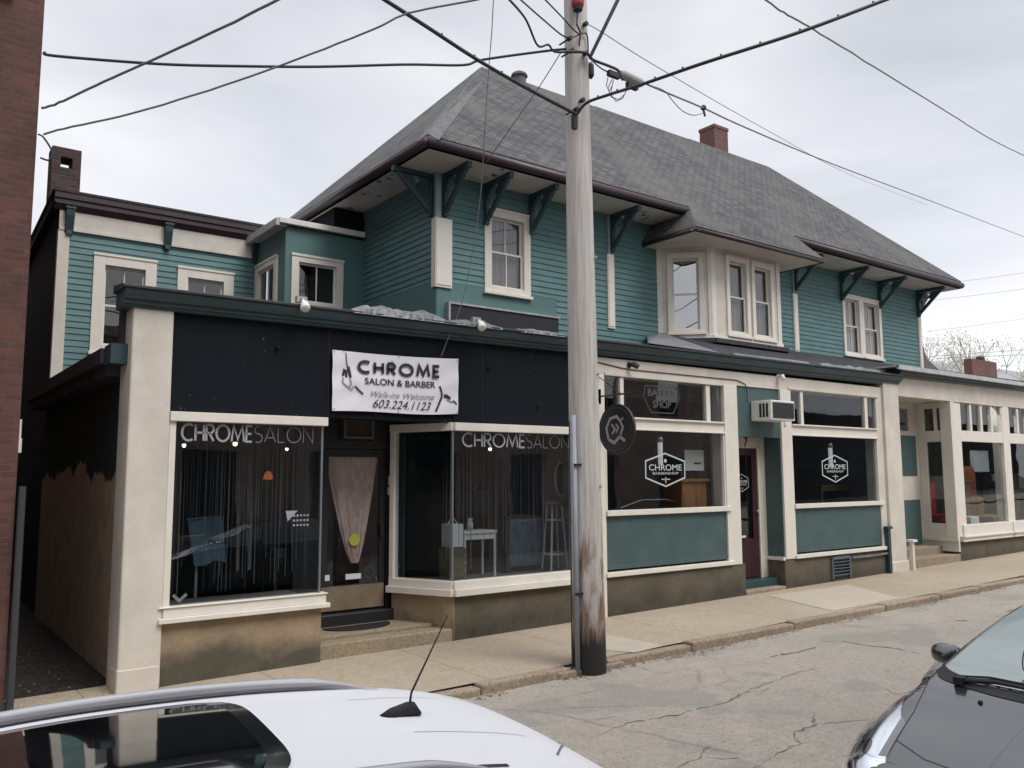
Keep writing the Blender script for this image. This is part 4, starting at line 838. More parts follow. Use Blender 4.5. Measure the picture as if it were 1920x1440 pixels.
b = MB(FR); b.box(21.12, 21.60, -.28, .0, .80, 4.13); b.box(23.90, 24.30, -.28, 0, .8, 4.13); b.box(26.6, 40, -.28, 0, -.2, 4.13); b.build('pilaster', 'cream2', NS, bevel=.006)
def nwin(x0, x1, n, zt0, zt1, zg0, zg1):
    b = MB(FR); b.box(x0, x1, -.12, -.005, zg1, zt0); b.box(x0 - .25, x1 + .1, -.14, .05, zg0 - .26, zg0); b.box(x0 - .35, x1 + .1, -.14, .12, zg0 - .30, zg0 - .26); b.box(x0 - .35, x1 + .1, -.14, .08, zg0 - .40, zg0 - .30)
    xs = [x0 + (x1 - x0) * i / n for i in range(n + 1)]
    for i in range(1, n): b.box(xs[i] - .055, xs[i] + .055, -.1, -.008, zt0, zt1)
    b.box(x0, x0 + .05, -.1, -.01, zt0, zt1); b.box(x1 - .05, x1, -.1, -.01, zt0, zt1)
    o = b.build('shop_window', 'cream2', NS, bevel=.005)
    g = MB(FR); shop_glass(g, x0, x1, zg0, zg1, -.07); g.build('pane', 'glass', o)
    for i in range(n): g = MB(FR); shop_glass(g, xs[i] + .05, xs[i + 1] - .05, zt0, zt1, -.06); g.build('transom_pane', 'glass', o)
nwin(21.60, 23.90, 4, 3.42, 4.10, 1.09, 3.15); nwin(24.30, 26.6, 4, 3.42, 4.10, 1.09, 3.15)
b = MB(FR); b.box(21.25, 40, -.3, -.02, -.2, .70); b.build('foundation_wall', 'foundation2', NS)
# recess: return window (facing left) and panelled back wall
yr = 11.05; fN = frame((21.20, yr), (21.14, D)); LN = math.dist((21.20, yr), (21.14, D))
b = MB(fN); wallrect(b, 0, LN, .45, 4.13, [(.20, LN - .16, 1.12, 3.14), (.16, .42, 3.42, 3.98), (.50, LN - .08, 3.42, 3.98)], -.06, 0); b.box(-.02, LN + .03, 0, .06, .70, .79); b.build('recess_side', 'cream2', NS, bevel=.004)
g = MB(fN); shop_glass(g, .20, LN - .16, 1.12, 3.14, -.03); shop_glass(g, .16, .42, 3.42, 3.98, -.03); shop_glass(g, .5, LN - .08, 3.42, 3.98, -.03); g.build('pane', 'glass', NS)
fK = frame((0, yr), S=(1, 0))
b = MB(fK); wallrect(b, 18.5, 21.2, .45, 4.3, [(20.15, 20.75, 3.42, 3.98)], -.08, 0); b.build('back_wall', 'cream', NS)
b = MB(fK); b.box(18.55, 21.02, .0, .02, 2.30, 3.30); b.box(18.55, 21.08, .0, .02, .55, 1.70); b.build('panel', 'teal', NS, bevel=.005)
g = MB(fK); shop_glass(g, 20.15, 20.75, 3.42, 3.98, -.03); g.build('pane', 'glass', NS)
b = MB(FR); b.box(18.6, 21.15, -.92, -.02, 4.14, 4.18); b.build('recess_ceiling', 'greycream', NS)
b = MB(FR); b.box(18.6, 21.3, -1.0, -.42, -.1, .58); b.box(18.6, 21.25, -.42, -.02, -.1, .40); b.build('entrance_step', 'step', NS, bevel=.015)
b = MB(); b.box(40, 40.1, D + .3, 15, -.1, 4.6); b.box(18.6, 40, 15, 15.1, -.1, 4.7); b.box(18.6, 18.7, 11.3, 15, -.1, 4.7); b.build('interior_wall', mat('shop_interior', (.45, .36, .30), .9, var=.3), NS)
b = MB(); b.box(18.7, 40, yr + .1, 15, .45, .58); b.box(21.3, 40, D + .2, yr + .1, .45, .60); b.build('interior_floor', 'intfloor', NS)
b = MB(); b.box(18.6, 40, D + .35, 15, 4.62, 4.70); b.build('flat_roof', 'drip', NS)

# ================================================================== BRICK BUILDING (left)
BB = thing('brick_building', 'dark red brick building rising out of frame at the left edge of the alley', 'building', (1.15, 10.1, 0))
b = MB(); b.box(-9, 1.14, 10.1, 24, -.4, 12); b.build('wall', 'brick', BB)
b = MB(); b.box(.95, 1.20, 10.06, 10.12, -.35, .10); b.tube([(1.19, 10.03, -.2), (1.19, 10.03, 2.25)], .035, 8); b.build('downspout', mat('grey_pipe', (.035, .037, .043), .7), BB)
b = MB(); b.box(.45, .8, 10.02, 10.1, 7.55, 7.75); b.box(.40, .85, 10.0, 10.1, 7.50, 7.56); b.build('wall_vent', 'black', BB)
b = MB(); b.box(1.14, 1.17, 10.2, 10.5, 2.75, 2.95); b.box(1.14, 1.18, 10.2, 10.3, 2.6, 2.75); b.build('meter_tag', 'white', BB)
b = MB(); b.box(.95, 2.35, 25.0, 25.2, -.4, 7); b.build('alley_light_block', 'darkwall', BB)  # unseen wall, added to close off light from the alley
# ================================================================== WRITING ON GLASS
def arc(cx, cz, r, a0, a1, n=20, rz=None): return [(cx + r * math.cos(R(a0 + (a1 - a0) * i / n)), cz + (rz or r) * math.sin(R(a0 + (a1 - a0) * i / n))) for i in range(n + 1)]
LET = {
 'C': (.86, [arc(.5, .5, .5, 55, 305)]), 'H': (.68, [[(0, 0), (0, 1)], [(.62, 0), (.62, 1)], [(0, .5), (.62, .5)]]),
 'R': (.62, [[(0, 0), (0, 1)], [(0, 1), (.28, 1)] + arc(.28, .74, .26, 90, -90, 10) + [(0, .48)], [(.22, .48), (.56, 0)]]),
 'O': (1.05, [arc(.5, .5, .5, 0, 345, 28) + [(1.0, .5)]]), 'M': (1.02, [[(.0, 0), (.14, 1), (.49, .12), (.84, 1), (.98, 0)]]),
 'E': (.52, [[(.46, 1), (0, 1), (0, 0), (.46, 0)], [(0, .5), (.40, .5)]]), 'S': (.56, [arc(.26, .76, .24, 50, 270, 12) + arc(.26, .24, .28, 90, -130, 12)]),
 'A': (.80, [[(0, 0), (.38, 1), (.76, 0)], [(.11, .28), (.65, .28)]]), 'L': (.50, [[(0, 1), (0, 0), (.44, 0)]]), 'N': (.80, [[(0, 0), (0, 1), (.70, 0), (.70, 1)]])}
def strokes(b, word, s0, s1, z0, z1, wt, d, gap=.14):
    tot = sum(LET[c][0] for c in word) + gap * (len(word) - 1); k = (s1 - s0) / tot; x = s0; h = z1 - z0
    for c in word:
        for p in LET[c][1]: b.stroke([(x + q[0] * k, z0 + q[1] * h) for q in p], wt, d, d + .002)
        x += (LET[c][0] + gap) * k
for (wo, a, m_, c, nm) in ((wl, 2.80, 3.64, 4.44, 'l'), (wr, 6.72, 7.86, 8.74, 'r')):
    b = MB(FR); strokes(b, 'CHROME', a, m_, 2.765, 2.955, .026, -.024); b.build('lettering', 'letter', wo, fixn=False)
    b = MB(FR); strokes(b, 'SALON', m_ + .02, c, 2.765, 2.955, .012, -.024); b.build('lettering', 'letterdim', wo, fixn=False)
b = MB(FR); b.stroke([(2.77, 1.00), (2.84, .93), (2.92, 1.00)], .035, -.024, -.022); b.build('sticker', 'letterdim', wl, fixn=False)
# small white opening-hours sticker
b = MB(FR); p = at(537, 958, D); b.face((p[0], -.024, p[2]), (p[0] + .16, -.024, p[2]), (p[0] + .03, -.024, p[2] - .13))
rnd = random.Random(2)
for r0 in range(3):
    for k in range(5): b.box(p[0] + .10 + k * .045, p[0] + .125 + k * .045, -.026, -.023, p[2] - .05 - r0 * .06 - .02 - .006 * rnd.random(), p[2] - .05 - r0 * .06)
b.build('hours_decal', 'letter', wl, fixn=False)
def badge(parent, cx, cz, w_, h_, fr, d, m='decal', words=('CHROME', 'BARBERSHOP'), barber=True):
    b = MB(fr); a = w_ / 2; q = h_ / 2
    b.stroke([(cx, cz + q), (cx + a, cz + q * .52), (cx + a, cz - q * .48), (cx, cz - q), (cx - a, cz - q * .48), (cx - a, cz + q * .52)], w_ * .027, d, d + .002, closed=True)
    if barber:
        disc(b, cx, cz + q * .55, w_ * .035, d + .002, 10); b.stroke([(cx, cz - q * .45), (cx, cz - q * .80)], w_ * .022, d, d + .002); b.stroke([(cx - a * .22, cz - q * .58), (cx + a * .22, cz - q * .58)], w_ * .016, d, d + .002)
    b.build('badge_outline', m, parent, fixn=False)
    text(words[0], 'lettering', h_ * .26, fr, cx, cz + q * .12, d + .001, m, parent, bold=.001, ext=.001, w=w_ * .84)
    text(words[1], 'lettering', h_ * .11, fr, cx, cz - q * .22, d + .001, m, parent, bold=.0, ext=.001, w=w_ * .66)
badge(B1, 10.96, 2.43, .98, .57, FR, -.052); badge(B2, 16.11, 2.46, .92, .56, FR, -.052)
badge(dd, 13.50, 2.18, .40, .34, fb2, -.03)
b = MB(FR); b.stroke([(10.50, 3.88), (11.30, 3.88), (11.36, 3.70), (11.18, 3.42), (10.62, 3.42), (10.44, 3.70)], .016, -.044, -.042, closed=True); b.build('badge_outline', 'decaldim', B1, fixn=False)
text('BARBER', 'lettering', .17, FR, 10.9, 3.76, -.043, 'decaldim', B1, bold=.004, ext=.001, w=.72); text('SHOP', 'lettering', .17, FR, 10.9, 3.56, -.043, 'decaldim', B1, bold=.004, ext=.001, w=.46)

# ================================================================== BANNER
BN = thing('banner', 'white vinyl banner reading CHROME SALON & BARBER tied to the black fascia', 'banner', (5.62, D - .04, 3.2))
c4 = [(4.645, 3.985), (6.605, 4.02), (6.60, 3.225), (4.655, 3.185)]    # TL TR BR BL
def bpt(u, v, d=0):  # u right, v up in 0..1
    s = (c4[3][0] * (1 - u) + c4[2][0] * u) * (1 - v) + (c4[0][0] * (1 - u) + c4[1][0] * u) * v
    z = (c4[3][1] * (1 - u) + c4[2][1] * u) * (1 - v) + (c4[0][1] * (1 - u) + c4[1][1] * u) * v
    sag = -.020 * math.sin(math.pi * u) * (v * .4 + .6) + .012 * math.sin(2 * math.pi * u) * (1 - v)
    dw = .010 * noise.noise(Vector((u * 5, v * 3, 1))) + .006 * math.sin((u * 1.2 - v) * 14) * (1 - abs(2 * v - 1) * .5) * (u > .75 or u < .2)
    return (s, .035 + dw + d, z + sag)
b = MB(FR); nu, nv = 60, 24
b.add([bpt(i / nu, j / nv) for j in range(nv + 1) for i in range(nu + 1)], [(j * (nu + 1) + i, j * (nu + 1) + i + 1, (j + 1) * (nu + 1) + i + 1, (j + 1) * (nu + 1) + i) for j in range(nv) for i in range(nu)])
o = b.build('sheet', 'banner', BN, smooth=True, fixn=False)
b = MB(FR)
for (u, v) in ((.012, .97), (.988, .97), (.012, .03), (.988, .03), (.5, .98), (.5, .02), (.08, .99)):
    p = bpt(u, v, .003); b.lathe([(.011, 0), (.011, .004)], (p[0], p[1], p[2]), 10, 'y')
b.build('grommet', 'metal', BN)
def btext(st, size, u0, u1, v, m, bold=0., shear=0., hs=1.):
    cu = bpy.data.curves.new('t', 'FONT'); cu.body = st; cu.size = 1; cu.extrude = 0; cu.offset = bold; cu.shear = shear; cu.align_y = 'CENTER'
    o = bpy.data.objects.new('t', cu); COL.objects.link(o); me = bpy.data.meshes.new_from_object(o.evaluated_get(bpy.context.evaluated_depsgraph_get())); bpy.data.objects.remove(o)
    xs = [q.co.x for q in me.vertices]; x0, x1 = min(xs), max(xs); mb = MB(FR)
    mb.add([bpt(u0 + (q.co.x - x0) / (x1 - x0) * (u1 - u0), v + q.co.y * size / .8, .012) for q in me.vertices], [tuple(p.vertices) for p in me.polygons])
    return mb.build('lettering', m, BN, fixn=False)
mbn = MB(FR); tot = sum(LET[c][0] for c in 'CHROME') + .34 * 5; xk = .19
for c in 'CHROME':
    kk = (.835 - .19) / tot
    for pth in LET[c][1]:
        q_ = [bpt(xk + a_[0] * kk, .665 + a_[1] * .185) for a_ in pth]; mbn.stroke([(p_[0], p_[2]) for p_ in q_], .042, .050, .052)
    xk += (LET[c][0] + .34) * kk
mbn.build('lettering', 'ink', BN, fixn=False)
btext('SALON & BARBER', .125, .235, .80, .515, 'ink', .014)
btext('Walk-ins Welcome', .115, .285, .79, .30, 'inkgrey', .004, .45); btext('603.224.1123', .165, .30, .765, .135, 'ink', .0, .38)
b = MB(FR)
def bs(pts, w_, d=.004):
    q = [bpt(u, v, d) for u, v in pts]; b.stroke([(p[0], p[2]) for p in q], w_, max(p[1] for p in q) + .002, max(p[1] for p in q) + .004)
bs([(.095, .97), (.10, .80), (.112, .72), (.10, .62)], .014); bs([(.085, .70), (.075, .58)], .03); bs([(.112, .74), (.13, .56)], .035); bs([(.095, .68), (.10, .56)], .03)
bs([(.165, .42), (.19, .36), (.225, .29)], .022); bs([(.835, .50), (.85, .42), (.857, .33)], .028); bs([(.857, .32), (.835, .20), (.805, .05)], .030); bs([(.875, .33), (.90, .32), (.93, .27)], .05); bs([(.955, .24), (.985, .17)], .022)
b.build('barber_tools_drawing', 'ink', BN, fixn=False)
b = MB(FR); bs([(.075, .55), (.072, .47), (.09, .43)], .02); bs([(.125, .55), (.135, .45), (.12, .40)], .02); bs([(.09, .43), (.12, .39), (.14, .36), (.155, .42)], .016); bs([(.90, .27), (.93, .22), (.96, .22)], .022); b.build('barber_tools_drawing', 'inkgrey', BN, fixn=False)

# ================================================================== HANGING SIGN
SG = thing('hanging_sign', 'round black hanging sign with a grey hair-clipper emblem beside the utility pole', 'sign', (9.30, D, 3.55))
SX, SY, SZ, SR = 9.36, 9.74, 3.07, .40
b = MB(); b.lathe([(SR, -.025), (SR, .025)], (SX, SY, SZ), 40, 'x'); dk = b.build('disc', 'black', SG, bevel=.006)
b = MB(); b.tube([(SX, D, 3.62), (SX, SY - .48, 3.62)], .014, 8); b.tube([(SX, D - .01, 3.95), (SX, SY - .1, 3.63)], .007, 6); b.tube([(SX, SY - .22, 3.62), (SX, SY - .22, 3.42)], .005, 6); b.tube([(SX, SY + .22, 3.62), (SX, SY + .22, 3.42)], .005, 6); b.box(SX - .04, SX + .04, D - .02, D + .0, 3.50, 3.74); b.build('hanger', 'black', SG)
fS = frame((SX - .0255, SY), S=(0, -1))
b = MB(fS); b.stroke(arc(0, SZ, .345, 0, 350, 36), .008, .001, .003, closed=True); b.build('ring', 'decaldim', dk, fixn=False)
b = MB(fS)
b.stroke([(-.17, SZ - .16), (-.22, SZ + .02), (-.13, SZ + .17), (.02, SZ + .20), (.10, SZ + .12)], .045, .001, .003); b.stroke([(-.17, SZ - .16), (-.04, SZ - .22), (.09, SZ - .12), (.20, SZ - .20)], .05, .001, .003)
b.stroke([(.09, SZ - .12), (.16, SZ + .02), (.10, SZ + .12)], .04, .001, .003); b.stroke([(-.10, SZ + .08), (-.02, SZ + .0), (-.09, SZ - .08)], .035, .001, .003); b.stroke([(.0, SZ + .08), (.06, SZ + .02), (.0, SZ - .06)], .03, .001, .003); b.stroke([(.10, SZ + .12), (.17, SZ + .17)], .03, .001, .003)
b.build('emblem', mat('sign_grey', (.30, .30, .32), .6), dk, fixn=False)

# ================================================================== AIR CONDITIONERS
AC = thing('window_air_conditioner', 'white window air conditioner sticking out above the barber shop door', 'air conditioner', (13.7, D, 3.34))
b = MB(); b.box(13.33, 14.06, 9.72, D + .02, 3.36, 3.74); b.build('housing', 'white', AC, bevel=.012)
b = MB(); 
for k in range(3): b.box(13.318, 13.33, 9.79 + k * .075, 9.835 + k * .075, 3.42, 3.68)
b.build('side_vent', 'black', AC)
b = MB(); b.box(13.37, 14.02, 9.708, 9.72, 3.40, 3.70); gr = b.build('coil', mat('coil_grey', (.13, .13, .14), .7, .2), AC)
b = MB()
for k in range(14): b.box(13.37, 14.02, 9.700, 9.706, 3.41 + k * .021, 3.416 + k * .021)
b.build('grille', 'black', gr)
A2 = thing('transom_air_conditioner', 'brown grilled air conditioner framed above the black salon door', 'air conditioner', (5.54, yd, 2.86))
b = MB(fd); wallrect(b, 5.30, 5.78, 2.88, 3.21, [(5.335, 5.745, 2.915, 3.18)], -.1, .10); b.build('housing', mat('beige_plastic', (.11, .105, .09), .6), A2)
b = MB(fd); b.box(5.335, 5.745, -.05, .06, 2.915, 3.18); 
b.build('grille', mat('brown_grille', (.05, .035, .026), .7), A2)

# ================================================================== LIGHTS ON THE CORNICE
def flood(px, py, Y, label, m='white', col='white', group=None, down=.0):
    p = at(px, py, Y); t = thing('flood_light', label, 'light', p)
    b = MB(); b.tube([(p[0] + .02, D - .02, p[2] + .12), (p[0] + .01, (Y + D) / 2, p[2] + .13), (p[0], Y, p[2] + .08)], .013, 6); b.box(p[0] - .05, p[0] + .09, D - .16, D - .10, p[2] + .08, p[2] + .16); b.build('bracket', 'metal', t)
    b = MB(); b.tube([(p[0], Y + .05, p[2] + .09), (p[0], Y + .01, p[2] + .03), (p[0] - .01, Y - .03, p[2] - .02), (p[0] - .01, Y - .045, p[2] - .04)], [.025, .05, .065, .055], 14); b.build('lamp', m, t, smooth=True)
flood(572, 575, 9.86, 'white flood lamp on the cornice near the left end, below the wing window', group=None)
flood(903, 612, 9.86, 'white flood lamp on the cornice below the dark sign box')
p = at(1188, 683, 10.05); t = thing('wall_light', 'small black wall light on the cream header right of the pole', 'light', p)
b = MB(); b.lathe([(.05, 0), (.05, -.03)], (p[0], D, p[2]), 12, 'y'); b.tube([(p[0], D - .03, p[2]), (p[0], 10.05, p[2]), (p[0] + .03, 9.98, p[2] - .05)], [.02, .05, .045], 10); b.build('lamp', 'black', t)
b = MB(); b.tube([(9.25, D - .012, 4.20), (9.9, D - .012, 4.13), (10.2, D - .012, 4.12), (12.9, D - .012, 4.12), (13.15, D - .012, 4.06), (13.2, D - .012, 3.9), (13.22, D + .01, 3.72)], .008, 6); b.build('wire', 'cable', t)
p = at(1467, 706, 10.05); t = thing('wall_light', 'small cream wall light atop the pilaster right of the air conditioner', 'light', p)
b = MB(); b.lathe([(.05, 0), (.05, -.03)], (p[0], D, p[2] + .02), 12, 'y'); b.tube([(p[0], D - .03, p[2]), (p[0], 10.06, p[2]), (p[0], 10.02, p[2] - .07)], [.025, .06, .04], 12); b.build('lamp', 'cream2', t, smooth=True)
p = at(1475, 793, 10.1); t = tag(MB().box(p[0] - .03, p[0] + .05, D - .05, D - .0, p[2] - .05, p[2] + .03).build('junction_box', 'white', loc=p, bevel=.01), 'tiny white electrical box on the pilaster right of the air conditioner', 'electrical box')
# railing post beside the corner shop steps
p = (18.75, D - .1, gz(18.7)); t = thing('handrail_post', 'short white post with flat cap beside the corner shop steps', 'post', p)
b = MB(); b.box(18.71, 18.79, D - .14, D - .06, -.1, .82); b.build('post', 'cream2', t); b = MB(); b.box(18.66, 18.86, D - .18, D - .02, .82, .87); b.build('cap', 'white', t)
# door mat
b = MB(); pts = arc(5.45, 10.95, .50, 180, 360, 20, .34); b.prism([(q[0], q[1], .268) for q in pts], (0, 0, .018)); tag(b.build('door_mat', 'rubber', loc=(5.45, 10.9, .27), bevel=.005), 'black half-round door mat on the salon step', 'door mat')

# ================================================================== UTILITY POLE
PX, PY = 7.09, 7.94
PT = thing('utility_pole', 'weathered grey wooden utility pole with black tarred foot and stripped brown patch', 'utility pole', (PX, PY, 0))
polem = bpy.data.materials.new('weathered_pole'); polem.use_nodes = True; nt = polem.node_tree; bb = nt.nodes['Principled BSDF']; L = nt.links; bb.inputs['Roughness'].default_value = .9
g_ = nt.nodes.new('ShaderNodeNewGeometry'); sx_ = nt.nodes.new('ShaderNodeSeparateXYZ'); L.new(g_.outputs['Position'], sx_.inputs[0])
mpn = nt.nodes.new('ShaderNodeMapping'); mpn.inputs['Scale'].default_value = (14, 14, .7); L.new(g_.outputs['Position'], mpn.inputs[0])
nA = nt.nodes.new('ShaderNodeTexNoise'); nA.inputs['Scale'].default_value = 1.6; nA.inputs['Detail'].default_value = 8; nA.inputs['Roughness'].default_value = .7; L.new(mpn.outputs[0], nA.inputs['Vector'])
rA = nt.nodes.new('ShaderNodeValToRGB'); rA.color_ramp.elements[0].position = .35; rA.color_ramp.elements[0].color = (.36, .34, .32, 1); rA.color_ramp.elements[1].position = .6; rA.color_ramp.elements[1].color = (.54, .515, .49, 1); L.new(nA.outputs['Fac'], rA.inputs[0])
mp2 = nt.nodes.new('ShaderNodeMapping'); mp2.inputs['Scale'].default_value = (7, 7, 1.6); L.new(g_.outputs['Position'], mp2.inputs[0])
nB = nt.nodes.new('ShaderNodeTexNoise'); nB.inputs['Scale'].default_value = 1.2; nB.inputs['Detail'].default_value = 7; nB.inputs['Distortion'].default_value = .6; L.new(mp2.outputs[0], nB.inputs['Vector'])
def mathn(op, a, b_): 
    m = nt.nodes.new('ShaderNodeMath'); m.operation = op
    for i, v in ((0, a), (1, b_)):
        if isinstance(v, (int, float)): m.inputs[i].default_value = v
        else: L.new(v, m.inputs[i])
    return m.outputs[0]
def rng(src, a, b_, lo, hi):
    q = nt.nodes.new('ShaderNodeMapRange'); q.inputs['From Min'].default_value = a; q.inputs['From Max'].default_value = b_; q.inputs['To Min'].default_value = lo; q.inputs['To Max'].default_value = hi; L.new(src, q.inputs['Value']); return q.outputs[0]
brown = rng(mathn('ADD', nB.outputs['Fac'], rng(sx_.outputs['Z'], .3, 2.9, .24, -.30)), .49, .66, 0, .9)
rB = nt.nodes.new('ShaderNodeValToRGB'); rB.color_ramp.elements[0].position = .35; rB.color_ramp.elements[0].color = (.10, .052, .034, 1); rB.color_ramp.elements[1].position = .62; rB.color_ramp.elements[1].color = (.27, .17, .12, 1); L.new(nA.outputs['Fac'], rB.inputs[0])
m1 = nt.nodes.new('ShaderNodeMix'); m1.data_type = 'RGBA'; L.new(brown, m1.inputs[0]); L.new(rA.outputs[0], m1.inputs[6]); L.new(rB.outputs[0], m1.inputs[7])
tar = rng(mathn('ADD', sx_.outputs['Z'], mathn('MULTIPLY', nA.outputs['Fac'], .55)), .80, .58, 0, 1)
m2 = nt.nodes.new('ShaderNodeMix'); m2.data_type = 'RGBA'; L.new(tar, m2.inputs[0]); L.new(m1.outputs[2], m2.inputs[6]); m2.inputs[7].default_value = (.018, .016, .016, 1); L.new(m2.outputs[2], bb.inputs['Base Color'])
bpn = nt.nodes.new('ShaderNodeBump'); bpn.inputs['Strength'].default_value = .8; bpn.inputs['Distance'].default_value = .015; L.new(nA.outputs['Fac'], bpn.inputs['Height']); L.new(bpn.outputs[0], bb.inputs['Normal'])
b = MB(); n = 40; b.tube([(PX - .085 * i / n * 1.1, PY, -.25 + 10.2 * i / n) for i in range(n + 1)], [.215 - .075 * i / n for i in range(n + 1)], 28); b.build('pole', polem, PT, smooth=True)
b = MB(); b.tube([(PX - .245, PY - .07, -.05), (PX - .255, PY - .06, 3.08)], .031, 10); b.build('conduit', 'conduit', PT, smooth=True)
b = MB(); 
for z in (.9, 2.45): b.box(PX - .30, PX - .18, PY - .115, PY - .10, z, z + .03)
b.build('conduit_strap', 'black', PT)
b = MB(); b.tube([(PX - .30, PY - .03, -.03), (PX - .30, PY - .03, 3.0)], .008, 6); b.build('ground_wire', 'cable', PT)
def pxp(px, py, Y): return at(px, py, Y)
b = MB(); rnd = random.Random(17)
for k in range(46):
    z = rnd.uniform(1.0, 2.6); a = rnd.uniform(-2.9, -.2); rr = .216 - .0075 * z; cx_, cy_ = PX - .0094 * z * 1.0 + rr * math.cos(a), PY + rr * math.sin(a)
    b.box(cx_ - .006, cx_ + .006, cy_ - .003, cy_ + .003, z, z + .004)
b.build('staples', 'metal', PT)['kind'] = 'stuff'
b = MB(); 
for z in (2.2, 3.6, 5.1): b.lathe([(.014, -.02), (.02, 0), (.012, .012)], (PX + .06, PY - .20 + .0075 * z, z), 8, 'y')
b.build('bolt', 'metal', PT)
b = MB(); q = at(1083, 5, PY - .22); b.lathe([(.05, .22), (.085, .18), (.085, -.02), (.07, -.07)], q, 16); b.build('marker', mat('red_marker', (.35, .03, .05), .5), PT, smooth=True)
b = MB(); b.lathe([(.07, -.07), (.06, -.11), (.02, -.12)], q, 12); b.tube([(q[0], q[1], q[2] - .1), (q[0] - .02, q[1], q[2] - .3), (q[0] + .06, q[1] + .02, q[2] - .38), (q[0] + .06, q[1] + .05, q[2] - .55)], .012, 6); b.build('insulator', 'black', PT)
# hardware at the crossing points
b = MB(); 
for (px, py) in ((1072, 95), (1098, 100), (1098, 45), (1080, 205), (1092, 188), (1068, 72)): 
    w_ = at(px, py, PY - .20); b.lathe([(.03, -.03), (.03, .03)], w_, 8, 'y'); b.tube([w_, (w_[0], PY, w_[2])], .012, 6)
w_ = at(1080, 222, PY - .20); b.box(w_[0] - .03, w_[0] + .03, w_[1], w_[1] + .06, w_[2] - .13, w_[2] + .06)
b.build('clamp', 'black', PT)
b = MB(); w_ = at(1100, 128, PY - .12); b.lathe([(.02, -.12), (.045, -.08), (.045, .06), (.02, .1)], (w_[0] + .07, w_[1], w_[2]), 10); b.build('dead_end', 'black', PT)
b = MB(); a_ = at(1108, 104, 7.75); c_ = at(1168, -20, 6.6); b.tube([a_, c_], .024, 8); b.build('guy_strut', mat('strut_grey', (.22, .23, .26), .5, .2), PT, smooth=True)
# ================================================================== CABLES
def cable(pts, r, label, m='cable', sm=6, wob=0., seed=1, extra=None, name='cable'):
    """pts: (px, py, Y) marks on a real cable strung at depth Y; smoothed between them"""
    P = [Vector(at(*p)) for p in pts]; Q = []
    for i in range(len(P) - 1):
        a, b0, c, d = P[max(i - 1, 0)], P[i], P[i + 1], P[min(i + 2, len(P) - 1)]
        for k in range(sm):
            t = k / sm; Q.append(.5 * ((2 * b0) + (c - a) * t + (2 * a - 5 * b0 + 4 * c - d) * t * t + (3 * b0 - a - 3 * c + d) * t ** 3))
    Q.append(P[-1]); b = MB(); b.tube([tuple(q + Vector((0, 0, wob * noise.noise(Vector((i * .9, seed, 0)))))) for i, q in enumerate(Q)], r, 6)
    if extra:
        L_ = 0
        for q0, q1 in zip(Q, Q[1:]):
            L_ += (q1 - q0).length
            if L_ > extra: L_ = 0; b.box(q1.x - .008, q1.x + .008, q1.y - .008, q1.y + .008, q1.z - .01, q1.z + r + .018)
    o = b.build(name, m, loc=tuple(P[0]), smooth=True); return tag(o, label, 'cable')
cable([(640, -52, 7.2), (722, 0, 7.4), (800, 50, 7.5), (900, 115, 7.62), (1000, 172, 7.7), (1080, 214, 7.74)], .022, 'thick black cable bundle descending from upper left to the pole in front of the roof', sm=10, extra=.42)
cable([(1082, 214, 7.74), (1100, 193, 7.6), (1140, 178, 7.2), (1210, 156, 6.4), (1320, 118, 5.6), (1500, 60, 4.9), (1665, -2, 4.4), (1750, -34, 4.2)], .019, 'thick black cable bundle rising from the pole to the top right edge', sm=10, extra=.35)
cable([(84, 98, 10.05), (105, 105, 10.0), (300, 120, 9.6), (450, 124, 9.3), (600, 125, 9.0), (760, 121, 8.7), (868, 122, 8.5), (905, 112, 8.4), (1020, 96, 8.0), (1062, 92, 7.8)], .016, 'dark cable running nearly level from brick building to pole', sm=6)
cable([(78, 203, 10.05), (110, 193, 9.9), (180, 160, 9.4), (280, 115, 8.6), (400, 60, 7.6), (520, 0, 6.8), (600, -42, 6.3)], .013, 'wavy grey cable climbing from the brick building to the top edge left of centre', 'cablegrey', wob=.012, seed=4)
cable([(82, 252, 10.05), (120, 241, 9.9), (250, 212, 9.4), (420, 160, 8.8), (560, 110, 8.2), (700, 55, 7.6), (765, 25, 7.4), (880, 2, 6.9), (960, -14, 6.6)], .011, 'thin grey cable slanting from the brick building above the chimney up to the top centre', 'cablegrey', wob=.006, seed=7)
cable([(72, 252, 10.05), (82, 258, 10.0), (98, 285, 10.0), (92, 300, 10.0), (76, 296, 10.05)], .010, 'short drooping loop of cable on the brick building beside the rear chimney', 'cable', name='cable_loop')
cable([(926, -20, 8.2), (922, 60, 8.6), (917, 122, 9.0), (908, 260, 9.3), (904, 330, 9.5), (893, 430, 9.7), (868, 560, 9.95), (838, 640, 10.08), (827, 668, 10.1)], .006, 'thin vertical wire dropping past the roof to the top of the banner', mat('faded_wire', (.17, .14, .155), .7))
cable([(1052, 98, 7.85), (1005, 172, 8.6), (950, 250, 9.8), (912, 305, 11.0)], .007, 'thin wire from the pole down to the front eave of the house', 'cablegrey')
cable([(950, -6, 7.0), (985, 35, 7.4), (1008, 85, 7.7), (1028, 84, 7.75), (1040, 97, 7.8), (1068, 97, 7.70)], .014, 'black cable drooping from the top edge to a clamp left of the pole', 'cable', sm=8)
cable([(968, -8, 7.0), (1020, 38, 7.5), (1062, 70, 7.75), (1092, 62, 7.75)], .010, 'dark wire ending on the left side of the pole near its top', 'cable')
cable([(1018, -5, 7.1), (1050, 28, 7.5), (1083, 62, 7.72), (1100, 64, 7.75), (1103, 100, 7.75)], .010, 'dark wire crossing the front of the pole near the red marker', 'cable')
